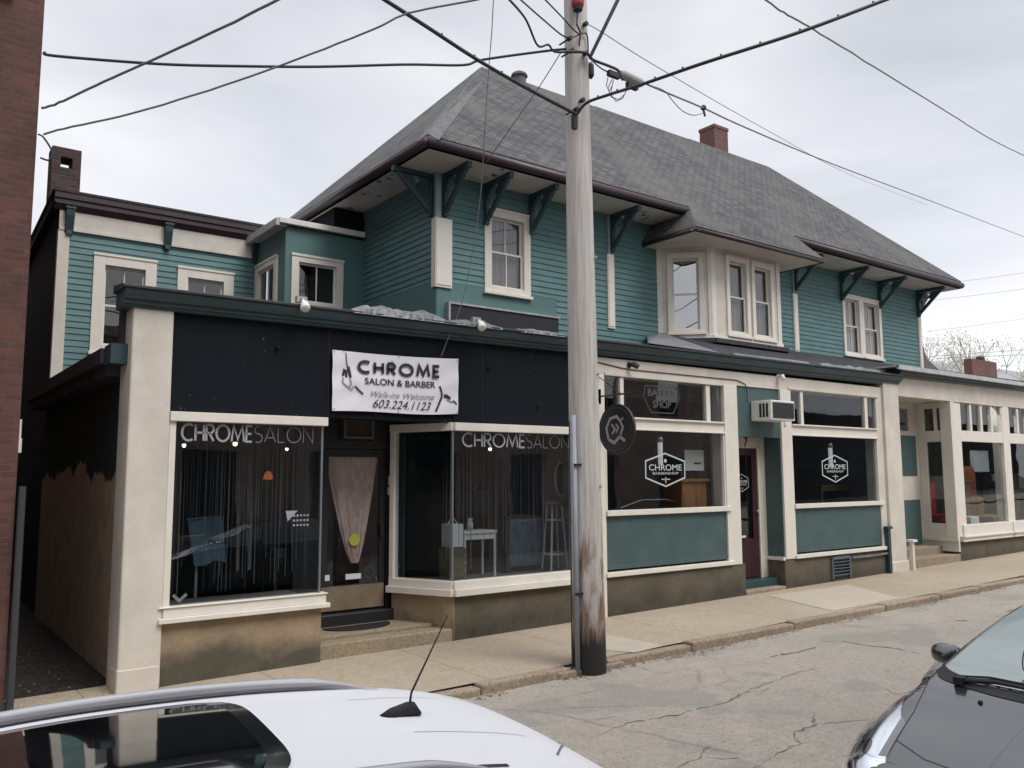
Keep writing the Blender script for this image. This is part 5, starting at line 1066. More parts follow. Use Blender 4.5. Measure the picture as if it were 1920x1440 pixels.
cable([(1094, 45, 7.76), (1120, 55, 7.8), (1240, 130, 8.6), (1440, 245, 11), (1600, 330, 16), (1740, 385, 24)], .008, 'faint thin wire slanting down to the right above the chimney', mat('pale_wire', (.42, .43, .47), .7))
cable([(1066, 97, 7.72), (1098, 99, 7.70), (1112, 112, 7.7), (1140, 123, 7.6), (1160, 133, 7.5), (1168, 150, 7.45)], .019, 'heavy cable wrapped round the pole and leading to the splice box', 'cable', sm=8)
cable([(1104, 108, 7.7), (1130, 130, 7.62), (1160, 142, 7.5)], .009, 'thin cable under the heavy cable between pole and splice box', 'cable')
cable([(1213, 158, 7.45), (1245, 170, 7.6), (1262, 190, 7.7), (1280, 208, 7.8), (1300, 216, 7.9), (1318, 212, 8.0)], .007, 'slack drip loop between the splice box and the insulator above the chimney', 'cablegrey')
cable([(1213, 158, 7.45), (1260, 178, 7.7), (1322, 204, 8.1), (1400, 240, 8.7), (1560, 307, 10.5), (1740, 375, 13.5), (1925, 446, 18)], .013, 'long grey cable from splice box past the chimney to the right edge', 'cablegrey')
cable([(1428, -6, 5.2), (1470, 24, 5.4), (1520, 52, 5.6), (1640, 126, 6.3), (1760, 200, 7.2), (1860, 262, 8.2), (1930, 296, 9)], .011, 'dark wavy cable from the top edge to the right edge', 'cablegrey', wob=.016, seed=9)
for k, (ya, yb_) in enumerate(((536, 510), (565, 540), (622, 596), (668, 655), (672, 664))):
    cable([(1722 + k * 8, ya, 26), (1830, (ya + yb_) / 2 + 1, 24), (1930, yb_, 22)], .012 if k < 3 else .02, ['highest faint far wire right of the roof corner', 'second far wire right of the roof corner', 'third far wire, low right of the house', 'upper dark wire beside the far brick chimney', 'lowest wire beside the far brick chimney'][k], 'pale_wire' if False else mat('far_wire', (.40, .41, .44), .8))
SPB = thing('splice_box', 'grey cable splice box hanging from the cables right of the pole', 'splice box', at(1185, 150, 7.45))
p0, p1 = Vector(at(1163, 138, 7.5)), Vector(at(1206, 158, 7.45)); b = MB(); b.tube([tuple(p0), tuple(p0.lerp(p1, .1)), tuple(p0.lerp(p1, .9)), tuple(p1)], [.04, .06, .06, .03], 12); b.build('enclosure', mat('splice_grey', (.30, .31, .32), .5, var=.2, vscale=8), SPB, smooth=False)
b = MB(); q = at(1150, 142, 7.5); b.box(q[0] - .09, q[0] + .10, q[1] - .03, q[1] + .03, q[2] - .02, q[2] + .05); q = at(1185, 158, 7.4); b.box(q[0] - .09, q[0] + .09, q[1] - .03, q[1] + .03, q[2] - .06, q[2] + .01); b.build('bracket', 'black', SPB)
b = MB()
for k, pts in enumerate((((1140, 145), (1137, 160), (1142, 172), (1148, 160)), ((1150, 150), (1145, 176), (1155, 190), (1168, 184), (1175, 168)), ((1148, 148), (1140, 165), (1146, 182), (1160, 187), (1170, 178)))): b.tube([at(px, py, 7.42 + k * .02) for px, py in pts], .006, 6)
b.build('jumper_wires', 'cable', SPB)
IN = thing('insulator', 'small dark insulator on the grey cable just above the roof chimney', 'insulator', at(1321, 206, 8.1))
b = MB(); q = at(1319, 203, 8.1); b.lathe([(.02, .05), (.045, .02), (.045, -.01), (.02, -.03)], q, 10); b.tube([(q[0], q[1], q[2] - .03), (q[0] + .03, q[1], q[2] - .12)], .018, 6); b.build('body', 'black', IN)
# ================================================================== CARS
def crom(P, t):
    n = len(P) - 1; i = min(int(t), n - 1); f = t - i; a, b, c, d = P[max(i - 1, 0)], P[i], P[i + 1], P[min(i + 2, n)]
    return [.5 * (2 * b[k] + (c[k] - a[k]) * f + (2 * a[k] - 5 * b[k] + 4 * c[k] - d[k]) * f * f + (3 * b[k] - a[k] - 3 * c[k] + d[k]) * f ** 3) for k in range(len(b))]
class Loft:
    """car shell: stations (x, zbottom, zbelt, half width, ztop, half width at top shoulder)"""
    def __init__(s, st, yc): s.st = st; s.yc = yc; s.xs = [q[0] for q in st]
    def station(s, x):
        xs = s.xs; x = min(max(x, xs[0]), xs[-1])
        for i in range(len(xs) - 1):
            if x <= xs[i + 1]: break
        f = (x - xs[i]) / (xs[i + 1] - xs[i]); q = crom(s.st, i + f); q[0] = x; return q
    def prof(s, x):
        x_, zb, zs, w, zt, wt = s.station(x); g = zt - zs
        return [(0, zb), (w * .85, zb), (w * .975, zb + .10), (w, zb + (zs - zb) * .55), (w * .985, zs - .05), (w * .945, zs + min(.0, g)), (w * .945 + (wt - w * .945) * .52, zs + g * .50), (wt, zt - .055 * min(1, max(.25, g * 2))), (wt * .86, zt - .020 * min(1, max(.3, g * 2))), (wt * .45, zt - .004), (0, zt)]
    def P(s, x, v, side=1, off=0.):
        """v: 0 (bottom centre) .. 10 (top centre)"""
        pr = s.prof(x); y, z = crom(pr, min(v, 9.9999))[:2]
        if off:
            e = .02; y2, z2 = crom(pr, min(v + e, 9.9999))[:2]; y1, z1 = crom(pr, max(v - e, 0))[:2]; t = Vector((y2 - y1, z2 - z1))
            pa = crom(s.prof(x + .02), min(v, 9.99)); pb_ = crom(s.prof(x - .02), min(v, 9.99))
            T1 = Vector((0, t.x, t.y)); T2 = Vector((.04, pa[0] - pb_[0], pa[1] - pb_[1])); n = T1.cross(T2)
            n = n.normalized() if n.length > 1e-9 else Vector((0, 0, 1)); n = -n if n.dot(Vector((0, y, z - .75))) < 0 else n
            return (x + n.x * off, s.yc + side * (y + n.y * off), z + n.z * off)
        return (x, s.yc + side * y, z)
    def topz(s, x, y):
        pr = s.prof(x); a = abs(y - s.yc); lo, hi = 6.5, 9.9999
        for _ in range(24):
            m = (lo + hi) / 2
            if crom(pr, m)[0] > a: lo = m
            else: hi = m
        return crom(pr, lo)[1]
    def body(s, n=110, m=60):
        b = MB(); X = [s.xs[0] + (s.xs[-1] - s.xs[0]) * i / n for i in range(n + 1)]; rows = []
        for x in X: rows += [s.P(x, 10 * j / m, 1) for j in range(m + 1)] + [s.P(x, 10 * (m - j) / m, -1) for j in range(1, m)]
        k = 2 * m; b.add(rows, [(i * k + j, i * k + (j + 1) % k, (i + 1) * k + (j + 1) % k, (i + 1) * k + j) for i in range(n) for j in range(k)] + [tuple(range(k)), tuple(n * k + j for j in range(k))[::-1]]); return b
    def patch(s, b, fx0, fx1, v0, v1, side, nx=24, nv=12, off=.004):
        """patch on the shell; fx0/fx1 give x limits as functions of v"""
        vs = []
        for j in range(nv + 1):
            v = v0 + (v1 - v0) * j / nv
            for i in range(nx + 1): x = fx0(v) + (fx1(v) - fx0(v)) * i / nx; vs.append(s.P(x, v, side, off))
        b.add(vs, [(j * (nx + 1) + i, j * (nx + 1) + i + 1, (j + 1) * (nx + 1) + i + 1, (j + 1) * (nx + 1) + i) for j in range(nv) for i in range(nx)])
    def top(s, b, f, xs, ys, off=.004):
        """patch on the top surface over a grid xs * ys given mapping f(u,v)->(x,y)"""
        vs = []
        for v in ys:
            for u in xs: x, y = f(u, v); vs.append((x, y, s.topz(x, y) + off))
        nx, ny = len(xs), len(ys); b.add(vs, [(j * nx + i, j * nx + i + 1, (j + 1) * nx + i + 1, (j + 1) * nx + i) for j in range(ny - 1) for i in range(nx - 1)])
    def line(s, b, pts, w=.006, off=.0015):
        Q = []
        for a, c in zip(pts, pts[1:]):
            n = max(2, int(math.dist(a, c) / .04)); Q += [(a[0] + (c[0] - a[0]) * i / n, a[1] + (c[1] - a[1]) * i / n) for i in range(n)]
        Q.append(pts[-1]); vs = []
        for i, q in enumerate(Q):
            t = Vector(Q[min(i + 1, len(Q) - 1)]) - Vector(Q[max(i - 1, 0)]); t.normalize(); nn = Vector((-t.y, t.x)) * w / 2
            for sg in (1, -1): p = Vector(q) + nn * sg; vs.append((p.x, p.y, s.topz(p.x, p.y) + off))
        b.add(vs, [(2 * i, 2 * i + 2, 2 * i + 3, 2 * i + 1) for i in range(len(Q) - 1)])
def lin(n): return [i / n for i in range(n + 1)]
def wheels(root, xs, yc, hw, zr, r=.33):
    for x in xs:
        for sd in (-1, 1):
            y = yc + sd * (hw - .08); b = MB(); b.lathe([(r * .66, -.10), (r * .93, -.10), (r, -.07), (r, .07), (r * .93, .10), (r * .66, .10)], (x, y, zr + r), 30, 'y'); t = b.build('wheel', 'rubber', root, smooth=False)
            b = MB(); b.lathe([(r * .67, -.07), (r * .64, sd * .06), (r * .2, sd * .075), (r * .15, sd * .09)], (x, y, zr + r), 24, 'y'); b.build('rim', 'metal', t)
            b = MB(); b.lathe([(r * 1.16, -.02), (r * 1.16, .02)], (x, yc + sd * (hw - .012), zr + r + .01), 30, 'y'); b.build('wheel_arch', 'black', root)
M['carwhite'] = mat('white_car_paint', (.93, .93, .95), .4, coat=.12, spec=.2)
M['carblack'] = mat('dark_grey_car_paint', (.022, .023, .027), .22, .1, coat=1.)
M['carglass'] = glass('car_glass', (.06, .065, .07), ior=1.55); M['windscreen'] = glass('windscreen_glass', (.50, .58, .56), ior=2.2, wav=.03, gcol=(.92, 1., .97))
M['rail'] = mat('satin_roof_rail', (.50, .50, .52), .4, .4)
M['chrome'] = mat('chrome_reflector', (.75, .76, .78), .12, 1.)
# ---- white SUV
SU = thing('white_suv', 'white SUV with black glass roof, silver roof rails and stubby black aerial in the foreground', 'car', (0, 2.40, -.13))
ys = 2.40
L1 = Loft([(-2.30, .25, .60, .55, .66, .40), (-2.15, .12, .72, .76, .80, .55), (-1.8, .07, .82, .86, .92, .68), (-1.2, .05, .90, .90, 1.02, .72), (-.95, .05, .93, .90, 1.06, .72), (-.55, .05, .95, .90, 1.29, .68), (-.15, .05, .96, .90, 1.50, .64), (.15, .05, .97, .90, 1.575, .63), (.5, .05, .98, .90, 1.60, .62), (1.0, .05, 1.0, .90, 1.595, .61), (1.42, .05, 1.02, .89, 1.565, .59), (1.70, .06, 1.03, .87, 1.52, .56), (1.90, .08, 1.03, .86, 1.44, .53), (2.04, .10, 1.0, .85, 1.20, .52), (2.20, .14, .95, .83, .99, .60), (2.32, .2, .66, .76, .74, .60), (2.36, .3, .50, .6, .55, .4)], ys)
bd = L1.body().build('body', 'carwhite', SU, smooth=True)
b = MB(); sq = lambda u, v: (-.02 + .98 * u - .05 * abs(2 * v - 1) ** 6, ys + (v - .5) * .84 * (1 - .09 * max(0, 2 * abs(u - .5) - .8) / .2 * 1.0))
L1.top(b, sq, lin(30), lin(24), .003); b.build('sunroof_frame', mat('sunroof_gloss_black', (.012, .012, .014), .12, coat=.5), SU, smooth=True)
b = MB(); L1.top(b, lambda u, v: (.02 + .88 * u - .05 * abs(2 * v - 1) ** 6, ys + (v - .5) * .72), lin(30), lin(24), .0065); b.build('sunroof', mat('sunroof_tint', (.006, .007, .008), .03, coat=1.), SU, smooth=True)
for sd in (-1, 1):
    rl = []
    for i in range(41):
        x = -.35 + 1.83 * i / 40; y = ys + sd * (.535 - .015 * (i / 40) ** 2); e = min(1, min(i, 40 - i) / 6); rl.append((x, y, L1.topz(min(x, 1.9), ys + sd * .50) - .012 + .030 * math.sin(e * math.pi / 2)))
    b = MB(); b.tube(rl, [.005 + .017 * min(1, min(i, 40 - i) / 5) for i in range(41)], 10)
    b.build('roof_rail', 'rail', SU, smooth=True)
    b = MB(); L1.line(b, [(-.4, ys + sd * .50), (.6, ys + sd * .50), (1.50, ys + sd * .49)], .016, .0022); b.build('roof_seam', 'black', SU, fixn=False)
b = MB(); L1.line(b, [(1.72, ys + .40), (1.84, ys + .25), (1.88, ys), (1.84, ys - .25), (1.72, ys - .40)], .007); b.build('tailgate_seam', mat('seam_grey', (.16, .16, .18), .6), SU, fixn=False)
b = MB(); L1.line(b, [(1.35, ys - .18), (1.72, ys - .22)], .004); L1.line(b, [(1.30, ys + .26), (1.66, ys + .30)], .004); b.build('roof_rib', mat('rib_grey', (.34, .34, .37), .5), SU, fixn=False)
ax_, ay_ = 1.40, ys + .02; az_ = L1.topz(ax_, ay_)
b = MB(); prof = [(-.075, 0), (-.085, .004), (-.04, .028), (.015, .040), (.040, .038), (.062, .006), (.06, 0)]; n_ = 9; vs = []
for j in range(n_):
    u = -1 + 2 * j / (n_ - 1); k = math.sqrt(max(0, 1 - u * u * .96)); vs += [(ax_ + q[0] * (.72 + .28 * k), ay_ + u * .030, az_ - .002 + q[1] * k) for q in prof]
m_ = len(prof); b.add(vs, [(j * m_ + i, j * m_ + i + 1, (j + 1) * m_ + i + 1, (j + 1) * m_ + i) for j in range(n_ - 1) for i in range(m_ - 1)])
an = b.build('aerial_base', 'rubber', SU, smooth=True)
b = MB(); b.tube([(ax_ + .025, ay_, az_ + .03), (ax_ + .030, ay_, az_ + .065), (ax_ + .16, ay_, az_ + .30)], [.0045, .0038, .0018], 8); b.build('aerial_mast', 'rubber', an)
for sd in (-1, 1):
    b = MB(); L1.patch(b, lambda v: -.62 + .42 * (v - 5.3) / 1.5, lambda v: 1.92 - .14 * (v - 5.3) / 1.5, 5.3, 6.85, sd, 40, 8, .004); b.build('side_window', 'carglass', SU, smooth=True)
    b = MB(); L1.patch(b, lambda v: -2.22, lambda v: -1.75, 4.2, 5.0, sd, 10, 6, .005); b.build('headlight', 'chrome', SU, smooth=True)
    b = MB(); L1.patch(b, lambda v: 2.10, lambda v: 2.24, 4.2, 5.4, sd, 10, 6, .005); b.build('tail_light', mat('tail_light_red', (.4, .01, .01), .2, coat=1), SU, smooth=True)
    b = MB(); b.tube([(-.42, ys + sd * .86, 1.02), (-.40, ys + sd * .96, 1.04)], .02, 6); b.lathe([(.06, -.05), (.09, 0), (.07, .06)], (-.40, ys + sd * 1.02, 1.05), 12, 'x'); b.build('mirror', 'carwhite', SU, smooth=True)
b = MB()
for sd in (-1, 1): L1.patch(b, lambda v: -.90 + .03 * (10 - v), lambda v: -.10, 7.1, 9.99, sd, 20, 12, .004)
b.build('windscreen', 'carglass', SU, smooth=True)
b = MB()
for sd in (-1, 1): L1.patch(b, lambda v: 1.97, lambda v: 2.12, 7.2, 9.99, sd, 8, 12, .004)
b.build('rear_window', 'carglass', SU, smooth=True)
wheels(SU, (-1.45, 1.30), ys, .90, -.14, .34)
th_ = R(-6.5); pc_ = Vector((1.42, 2.42)); l0 = Vector((0, 2.40)); rr_ = Matrix.Rotation(th_, 2); nl_ = pc_ + rr_ @ (l0 - pc_); SU.location = (nl_.x, nl_.y, -.13); SU.rotation_euler = (0, 0, th_); SU.location.y += .05
M['gloss'] = mat('gloss_black', (.01, .01, .012), .15, coat=1); M['amber'] = mat('amber_reflector', (.55, .13, .06), .25, coat=1); M['darkchrome'] = mat('dark_reflector', (.10, .10, .11), .2, 1.); M['lens'] = glass('headlight_lens', (.92, .94, .96), ior=1.45)
# ---- dark car behind it
DC = thing('dark_car', 'dark grey hatchback with clear headlight, long wiper and pale windscreen at the right edge', 'car', (6, 2.20, -.07))
yk = 2.20
L2 = Loft([(3.98, .22, .50, .42, .56, .30), (4.06, .15, .60, .60, .66, .46), (4.22, .10, .70, .73, .76, .60), (4.50, .08, .78, .81, .86, .67), (4.80, .08, .84, .85, .94, .70), (5.08, .08, .89, .87, 1.00, .71), (5.30, .08, .92, .87, 1.08, .70), (5.70, .08, .94, .87, 1.24, .655), (6.15, .08, .95, .87, 1.39, .60), (6.50, .08, .96, .87, 1.45, .58), (7.0, .08, .98, .87, 1.47, .57), (7.5, .08, 1.0, .86, 1.42, .55), (7.75, .10, 1.0, .84, 1.28, .52), (7.92, .12, .95, .82, 1.02, .55), (8.0, .2, .7, .76, .76, .5), (8.04, .3, .5, .6, .55, .4)], yk)
L2.body(120, 60).build('body', 'carblack', DC, smooth=True)
def wsx(v): return 5.12 + .20 * ((10 - v) / 3) ** 1.6
b = MB()
for sd in (-1, 1): L2.patch(b, lambda v: wsx(v) + .05, lambda v: 6.22 + .03 * (10 - v), 7.12, 9.99, sd, 26, 16, .006)
b.build('windscreen', 'windscreen', DC, smooth=True)
b = MB()
for sd in (-1, 1): L2.patch(b, lambda v: wsx(v) - .05, lambda v: wsx(v) + .06, 7.05, 9.99, sd, 4, 16, .004); L2.patch(b, lambda v: wsx(7.05) + .02, lambda v: 6.3, 6.92, 7.18, sd, 26, 4, .006)
b.build('cowl', 'rubber', DC, smooth=True)
cg = MB()
for k in range(16):
    yy = yk - .52 + k * .068; cg.add([(wsx(8.5) - .005, yy, L2.topz(wsx(8.5), yy) + .006), (wsx(8.5) + .012, yy, L2.topz(wsx(8.5), yy) + .008), (wsx(8.5) + .012, yy + .045, L2.topz(wsx(8.5), yy) + .008), (wsx(8.5) - .005, yy + .045, L2.topz(wsx(8.5), yy) + .006)], [(0, 1, 2, 3)])
cg.build('cowl_vents', 'metal', DC)
for sd in (-1, 1):
    b = MB(); L2.patch(b, lambda v: 5.42 + .55 * (v - 5.3) / 1.5, lambda v: 7.6 - .2 * (v - 5.3) / 1.5, 5.3, 6.8, sd, 40, 8, .004); b.build('side_window', 'carglass', DC, smooth=True)
    def hb_(v): return 4.62 + .16 * (v - 4.3) if v < 6.4 else 4.956 - .42 * ((v - 6.4) / 1.8) ** 1.5
    hl = MB(); L2.patch(hl, lambda v: 4.06 + .03 * (v - 4.2), hb_, 4.3, 8.2, sd, 22, 16, .003); h_ = hl.build('headlight', 'chrome', DC, smooth=True)
    hl = MB(); L2.patch(hl, lambda v: hb_(v) - .16, lambda v: hb_(v) - .02, 5.3, 6.9, sd, 8, 8, .007); hl.build('indicator', M['amber'], h_, smooth=True)
    for (xa, va) in ((4.42, 5.9), (4.30, 6.9)): hl = MB(); L2.patch(hl, lambda v: xa - .07 * math.sqrt(max(.02, 1 - ((v - va) / .42) ** 2)), lambda v: xa + .07 * math.sqrt(max(.02, 1 - ((v - va) / .42) ** 2)), va - .42, va + .42, sd, 8, 10, .006); hl.build('lamp_bowl', 'darkchrome', h_, smooth=True)
    hl = MB(); L2.patch(hl, lambda v: 4.05 + .03 * (v - 4.2), lambda v: hb_(v) + .02, 4.25, 8.25, sd, 22, 16, .014); hl.build('lens', 'lens', h_, smooth=True)
    b = MB(); L2.line(b, [(5.42, yk + sd * .765), (5.2, yk + sd * .735), (4.95, yk + sd * .66), (4.7, yk + sd * .585), (4.45, yk + sd * .54), (4.2, yk + sd * .50)], .045, .004); b.build('hood_gap', M['gloss'], DC, fixn=False)
    mx_ = 5.98; my_ = yk + sd * .99; mz_ = 1.02
    b = MB(); b.tube([(mx_ - .02, yk + sd * .80, .98), (mx_, yk + sd * .90, 1.0)], .025, 8); vs = []
    mi = b.build('mirror', 'rubber', DC)
    b = MB(); n_, m_ = 10, 16; vs = []
    for i in range(n_ + 1):
        t = i / n_; rr = math.sin(min(1, t * 1.15 + .08) * math.pi / 2) ** .8 if t < 1 else 1
        for k in range(m_): a = 6.2832 * k / m_; vs.append((mx_ - .075 + .11 * t, my_ + sd * 0 + .115 * rr * math.copysign(abs(math.cos(a)) ** .75, math.cos(a)), mz_ + .075 * rr * math.copysign(abs(math.sin(a)) ** .75, math.sin(a))))
    b.add(vs, [(i * m_ + k, i * m_ + (k + 1) % m_, (i + 1) * m_ + (k + 1) % m_, (i + 1) * m_ + k) for i in range(n_) for k in range(m_)] + [tuple(n_ * m_ + k for k in range(m_)), tuple(range(m_))[::-1]]); b.build('mirror_shell', 'carblack', mi, smooth=True)
b = MB(); 
wp = [(wsx(8.9) + .0, yk + .50), (wsx(9) + .05, yk + .30), (wsx(9.6) + .06, yk - .05), (wsx(9.9) + .08, yk - .40)]
b.tube([(x, y, L2.topz(x, y) + .025) for x, y in wp], [.014, .012, .009, .006], 8); b.tube([(x + .055, y + .06, L2.topz(x + .055, y) + .015) for x, y in wp[0:]], .007, 6); b.box(wp[0][0] - .03, wp[0][0] + .03, wp[0][1] - .03, wp[0][1] + .03, L2.topz(*wp[0]), L2.topz(*wp[0]) + .045)
b.build('wiper', 'rubber', DC)
b = MB(); 
for (x, y) in ((4.98, yk + .30), (4.98, yk - .30)): b.lathe([(.016, 0), (.012, .014)], (x, y, L2.topz(x, y)), 8)
b.build('washer_nozzle', 'rubber', DC)
b = MB(); L2.line(b, [(4.42, yk + .56), (4.30, yk + .30), (4.26, yk), (4.30, yk - .30), (4.42, yk - .56)], .008); b.build('hood_seam', 'black', DC, fixn=False)
b = MB(); b.box(3.93, 3.99, yk - .42, yk + .42, .22, .40); b.build('grille', 'black', DC, bevel=.01)
# seats and wheel dimly visible through the screen
b = MB(); b.box(6.3, 6.5, yk + .15, yk + .60, .6, 1.12); b.box(6.33, 6.45, yk + .27, yk + .48, 1.14, 1.28); b.build('seat', 'dark', DC, bevel=.04)
b = MB(); b.box(6.3, 6.5, yk - .60, yk - .15, .6, 1.12); b.box(6.33, 6.45, yk - .48, yk - .27, 1.14, 1.28); b.build('seat', 'dark', DC, bevel=.04)
wheels(DC, (4.75, 7.2), yk, .87, -.07, .31); DC.location.x += .36

# ================================================================== INSIDE THE SALON
def lamp(px, py, Y, r, col, s, label, cord=True):
    p = at(px, py, Y); t = thing('pendant_lamp', label, 'lamp', p); b = MB(); b.lathe([(r * 1.7, r * .5), (r * .9, r * 1.9), (r * .3, r * 2.3)], p, 14); b.build('shade', 'metal', t); b = MB(); r *= .8; b.lathe([(r * .3, r), (r * .8, r * .6), (r, 0), (r * .75, -r * .7), (r * .2, -r)], p, 14); b.build('bulb', emis('bulb_' + str(px), col, s), t, smooth=True)
    b = MB(); b.tube([(p[0], p[1], p[2] + r), (p[0], p[1], 3.32)], .006, 5); b.build('cord', 'black', t)
lamp(441, 832, 12.4, .045, (1, .80, .50), 2.5, 'warm bulb hanging under the salon lettering near the middle of the left window'); lamp(538, 842, 12.4, .032, (.9, .95, 1), 2.5, 'small cool white bulb in the right half of the left salon window')
lamp(345, 835, 11.9, .038, (.85, .95, 1), 2.5, 'cool white bulb at the left side of the left salon window'); lamp(919, 842, 12.4, .042, (1, .92, .75), 2.5, 'warm bulb under the lettering of the right salon window')
p = at(503, 892, 12.6); t = thing('wall_lamp', 'orange glowing lamp deep inside the left salon window', 'lamp', p); b = MB(); b.lathe([(.02, .07), (.055, .03), (.075, -.05), (.02, -.06)], p, 16); b.build('shade', emis('orange_glow', (.5, .12, .03), .5), t, smooth=True); b = MB(); b.tube([(p[0] + .06, p[1], p[2] + .05), (p[0] + .08, p[1], p[2] + .25)], .015, 6); b.build('stem', 'metal', t)
cap_ = mat('blue_cape', (.09, .16, .21), .8, var=.2, vscale=3)
p = at(372, 1020, 11.3); t = thing('cape_on_stand', 'pale blue hairdressing cape draped over a stand in the left salon window', 'cape', (p[0], 11.3, .43))
b = MB(); vs = []; cA = [at(352, 975, 11.2), at(418, 968, 11.4), at(422, 1052, 11.4), at(364, 1060, 11.2)]; n_ = 20
for j in range(n_ + 1):
    for i in range(n_ + 1):
        u, v = i / n_, j / n_; q = (Vector(cA[0]) * (1 - u) + Vector(cA[1]) * u) * (1 - v) + (Vector(cA[3]) * (1 - u) + Vector(cA[2]) * u) * v; vs.append((q.x, q.y + .03 * math.sin(u * 11) * (.3 + v), q.z - .02 * math.sin(u * 7)))
b.add(vs, [(j * (n_ + 1) + i, j * (n_ + 1) + i + 1, (j + 1) * (n_ + 1) + i + 1, (j + 1) * (n_ + 1) + i) for j in range(n_) for i in range(n_)]); b.build('cape', cap_, t, smooth=True, fixn=False)
b = MB(); b.tube([(p[0], 11.36, .43), (p[0], 11.36, 1.8)], .02, 8); b.tube([(cA[0][0], 11.26, cA[0][2]), (cA[1][0], 11.44, cA[1][2])], .015, 6); b.build('stand', 'metal', t)
def salon_table(x0, x1, y0, y1, z, name, label, m, cat='table'):
    t = thing(name, label, cat, ((x0 + x1) / 2, (y0 + y1) / 2, .43)); b = MB(); b.box(x0, x1, y0, y1, z - .04, z); b.build('top', m, t, bevel=.004); b = MB(); b.box(x0 + .02, x1 - .02, y0 + .02, y1 - .02, z - .13, z - .04); b.build('apron', m, t)
    for (x, y) in ((x0 + .03, y0 + .03), (x1 - .03, y0 + .03), (x0 + .03, y1 - .03), (x1 - .03, y1 - .03)): b = MB(); b.tube([(x, y, .43), (x, y, z - .04)], .022, 8); b.build('leg', m, t)
    return t
wd = mat('white_furniture', (.62, .62, .60), .6)
q = at(895, 992, 11.0); salon_table(q[0] - .38, q[0] + .24, 10.8, 11.2, 1.50, 'side_table', 'small white table with slim legs in the right salon window', wd)
q = at(881, 978, 11.0); b = MB(); b.lathe([(.045, 0), (.05, .10), (.035, .13), (.04, .18)], (q[0], 11.0, 1.505), 12); tag(b.build('cup', wd, loc=(q[0], 11.0, 1.50), smooth=True), 'white cup on the small white table', 'cup')
q = at(848, 1000, 10.9); b = MB(); b.box(q[0] - .13, q[0] + .10, 10.75, 11.0, 1.28, 1.62); b.tube([(q[0] - .1, 10.87, 1.62), (q[0] - .02, 10.87, 1.74), (q[0] + .07, 10.87, 1.62)], .008, 5); tag(b.build('white_bucket', wd, loc=(q[0], 10.9, 1.28), bevel=.03), 'white bucket on a crate at the corner of the right salon window', 'bucket')
b = MB(); b.box(q[0] - .16, q[0] + .12, 10.72, 11.02, .81, 1.27); 
for k in range(4): b.box(q[0] - .17, q[0] + .13, 10.71, 10.72, .84 + k * .115, .91 + k * .115)
tag(b.build('wooden_crate', mat('crate_tan', (.16, .125, .07), .8, var=.3), loc=(q[0], 10.9, .81)), 'tan slatted crate under the white bucket', 'crate')
# bar stool and mirror
q = at(1040, 1000, 10.75); qx = q[0]; SY2 = 10.75; st = thing('bar_stool', 'tall white bar stool beside the right end of the salon window', 'stool', (qx, SY2, .81))
b = MB(); b.lathe([(.19, 0), (.21, .02), (.20, .06), (.10, .07)], (qx, SY2, 1.86), 18); b.build('seat', mat('stool_seat', (.16, .15, .12), .8, var=.3), st)
for k in range(4): a = .6 + k * 1.5708; b = MB(); b.tube([(qx + .12 * math.cos(a), SY2 + .12 * math.sin(a), 1.86), (qx + .22 * math.cos(a), SY2 + .22 * math.sin(a), .82)], .017, 8); b.build('leg', wd, st)
b = MB(); 
for (z, r) in ((1.62, .145), (1.08, .195)): b.tube([(qx + r * math.cos(6.283 * k / 16), SY2 + r * math.sin(6.283 * k / 16), z) for k in range(17)], .012, 6)
b.build('footrest', wd, st)
q = at(1051, 898, 10.8); t = thing('oval_mirror', 'oval framed mirror above the white bar stool', 'mirror', q); b = MB(frame((0, 10.8), S=(1, 0))); b.stroke(arc(q[0], q[2], .13, 0, 350, 30, .28), .03, 0, .03, closed=True); b.build('frame', wd, t); b = MB(frame((0, 10.8), S=(1, 0))); pts = arc(q[0], q[2], .12, 0, 345, 24, .27); b.add([(a, .01, c) for a, c in pts], [tuple(range(len(pts)))]); b.build('mirror_glass', mat('mirror_face', (.05, .055, .06), .05, 1.), t)
q = at(945, 1010, 10.95); t = thing('chalkboard_stand', 'dark framed board with blue streaks standing in the right salon window', 'board', (q[0], 10.95, .43)); b = MB(); b.box(q[0] + .10, q[0] + .82, 10.95, 10.98, .9, 1.66); b.build('board', mat('board_blue', (.03, .05, .085), .8, var=.6, vscale=6, stretch=(4, 1, .6), col2=(.10, .15, .22)), t); b = MB(); b.box(q[0] + .04, q[0] + .10, 10.93, 10.99, .5, 1.70); b.box(q[0] + .82, q[0] + .88, 10.93, 10.99, .5, 1.70); b.box(q[0] + .1, q[0] + .82, 10.93, 10.99, 1.66, 1.72); b.build('frame', 'dwood', t)
q = at(905, 935, 12.0); b = MB(); b.box(q[0] - .15, q[0] + .15, 12.0, 12.06, 1.7, 2.1); b.box(q[0] - .2, q[0] - .1, 12.0, 12.05, 2.05, 2.2); b.box(q[0] + .1, q[0] + .2, 12.0, 12.05, 2.05, 2.2); tag(b.build('hanging_smock', cap_, loc=q, bevel=.03), 'pale smock hanging behind the small white table', 'smock')
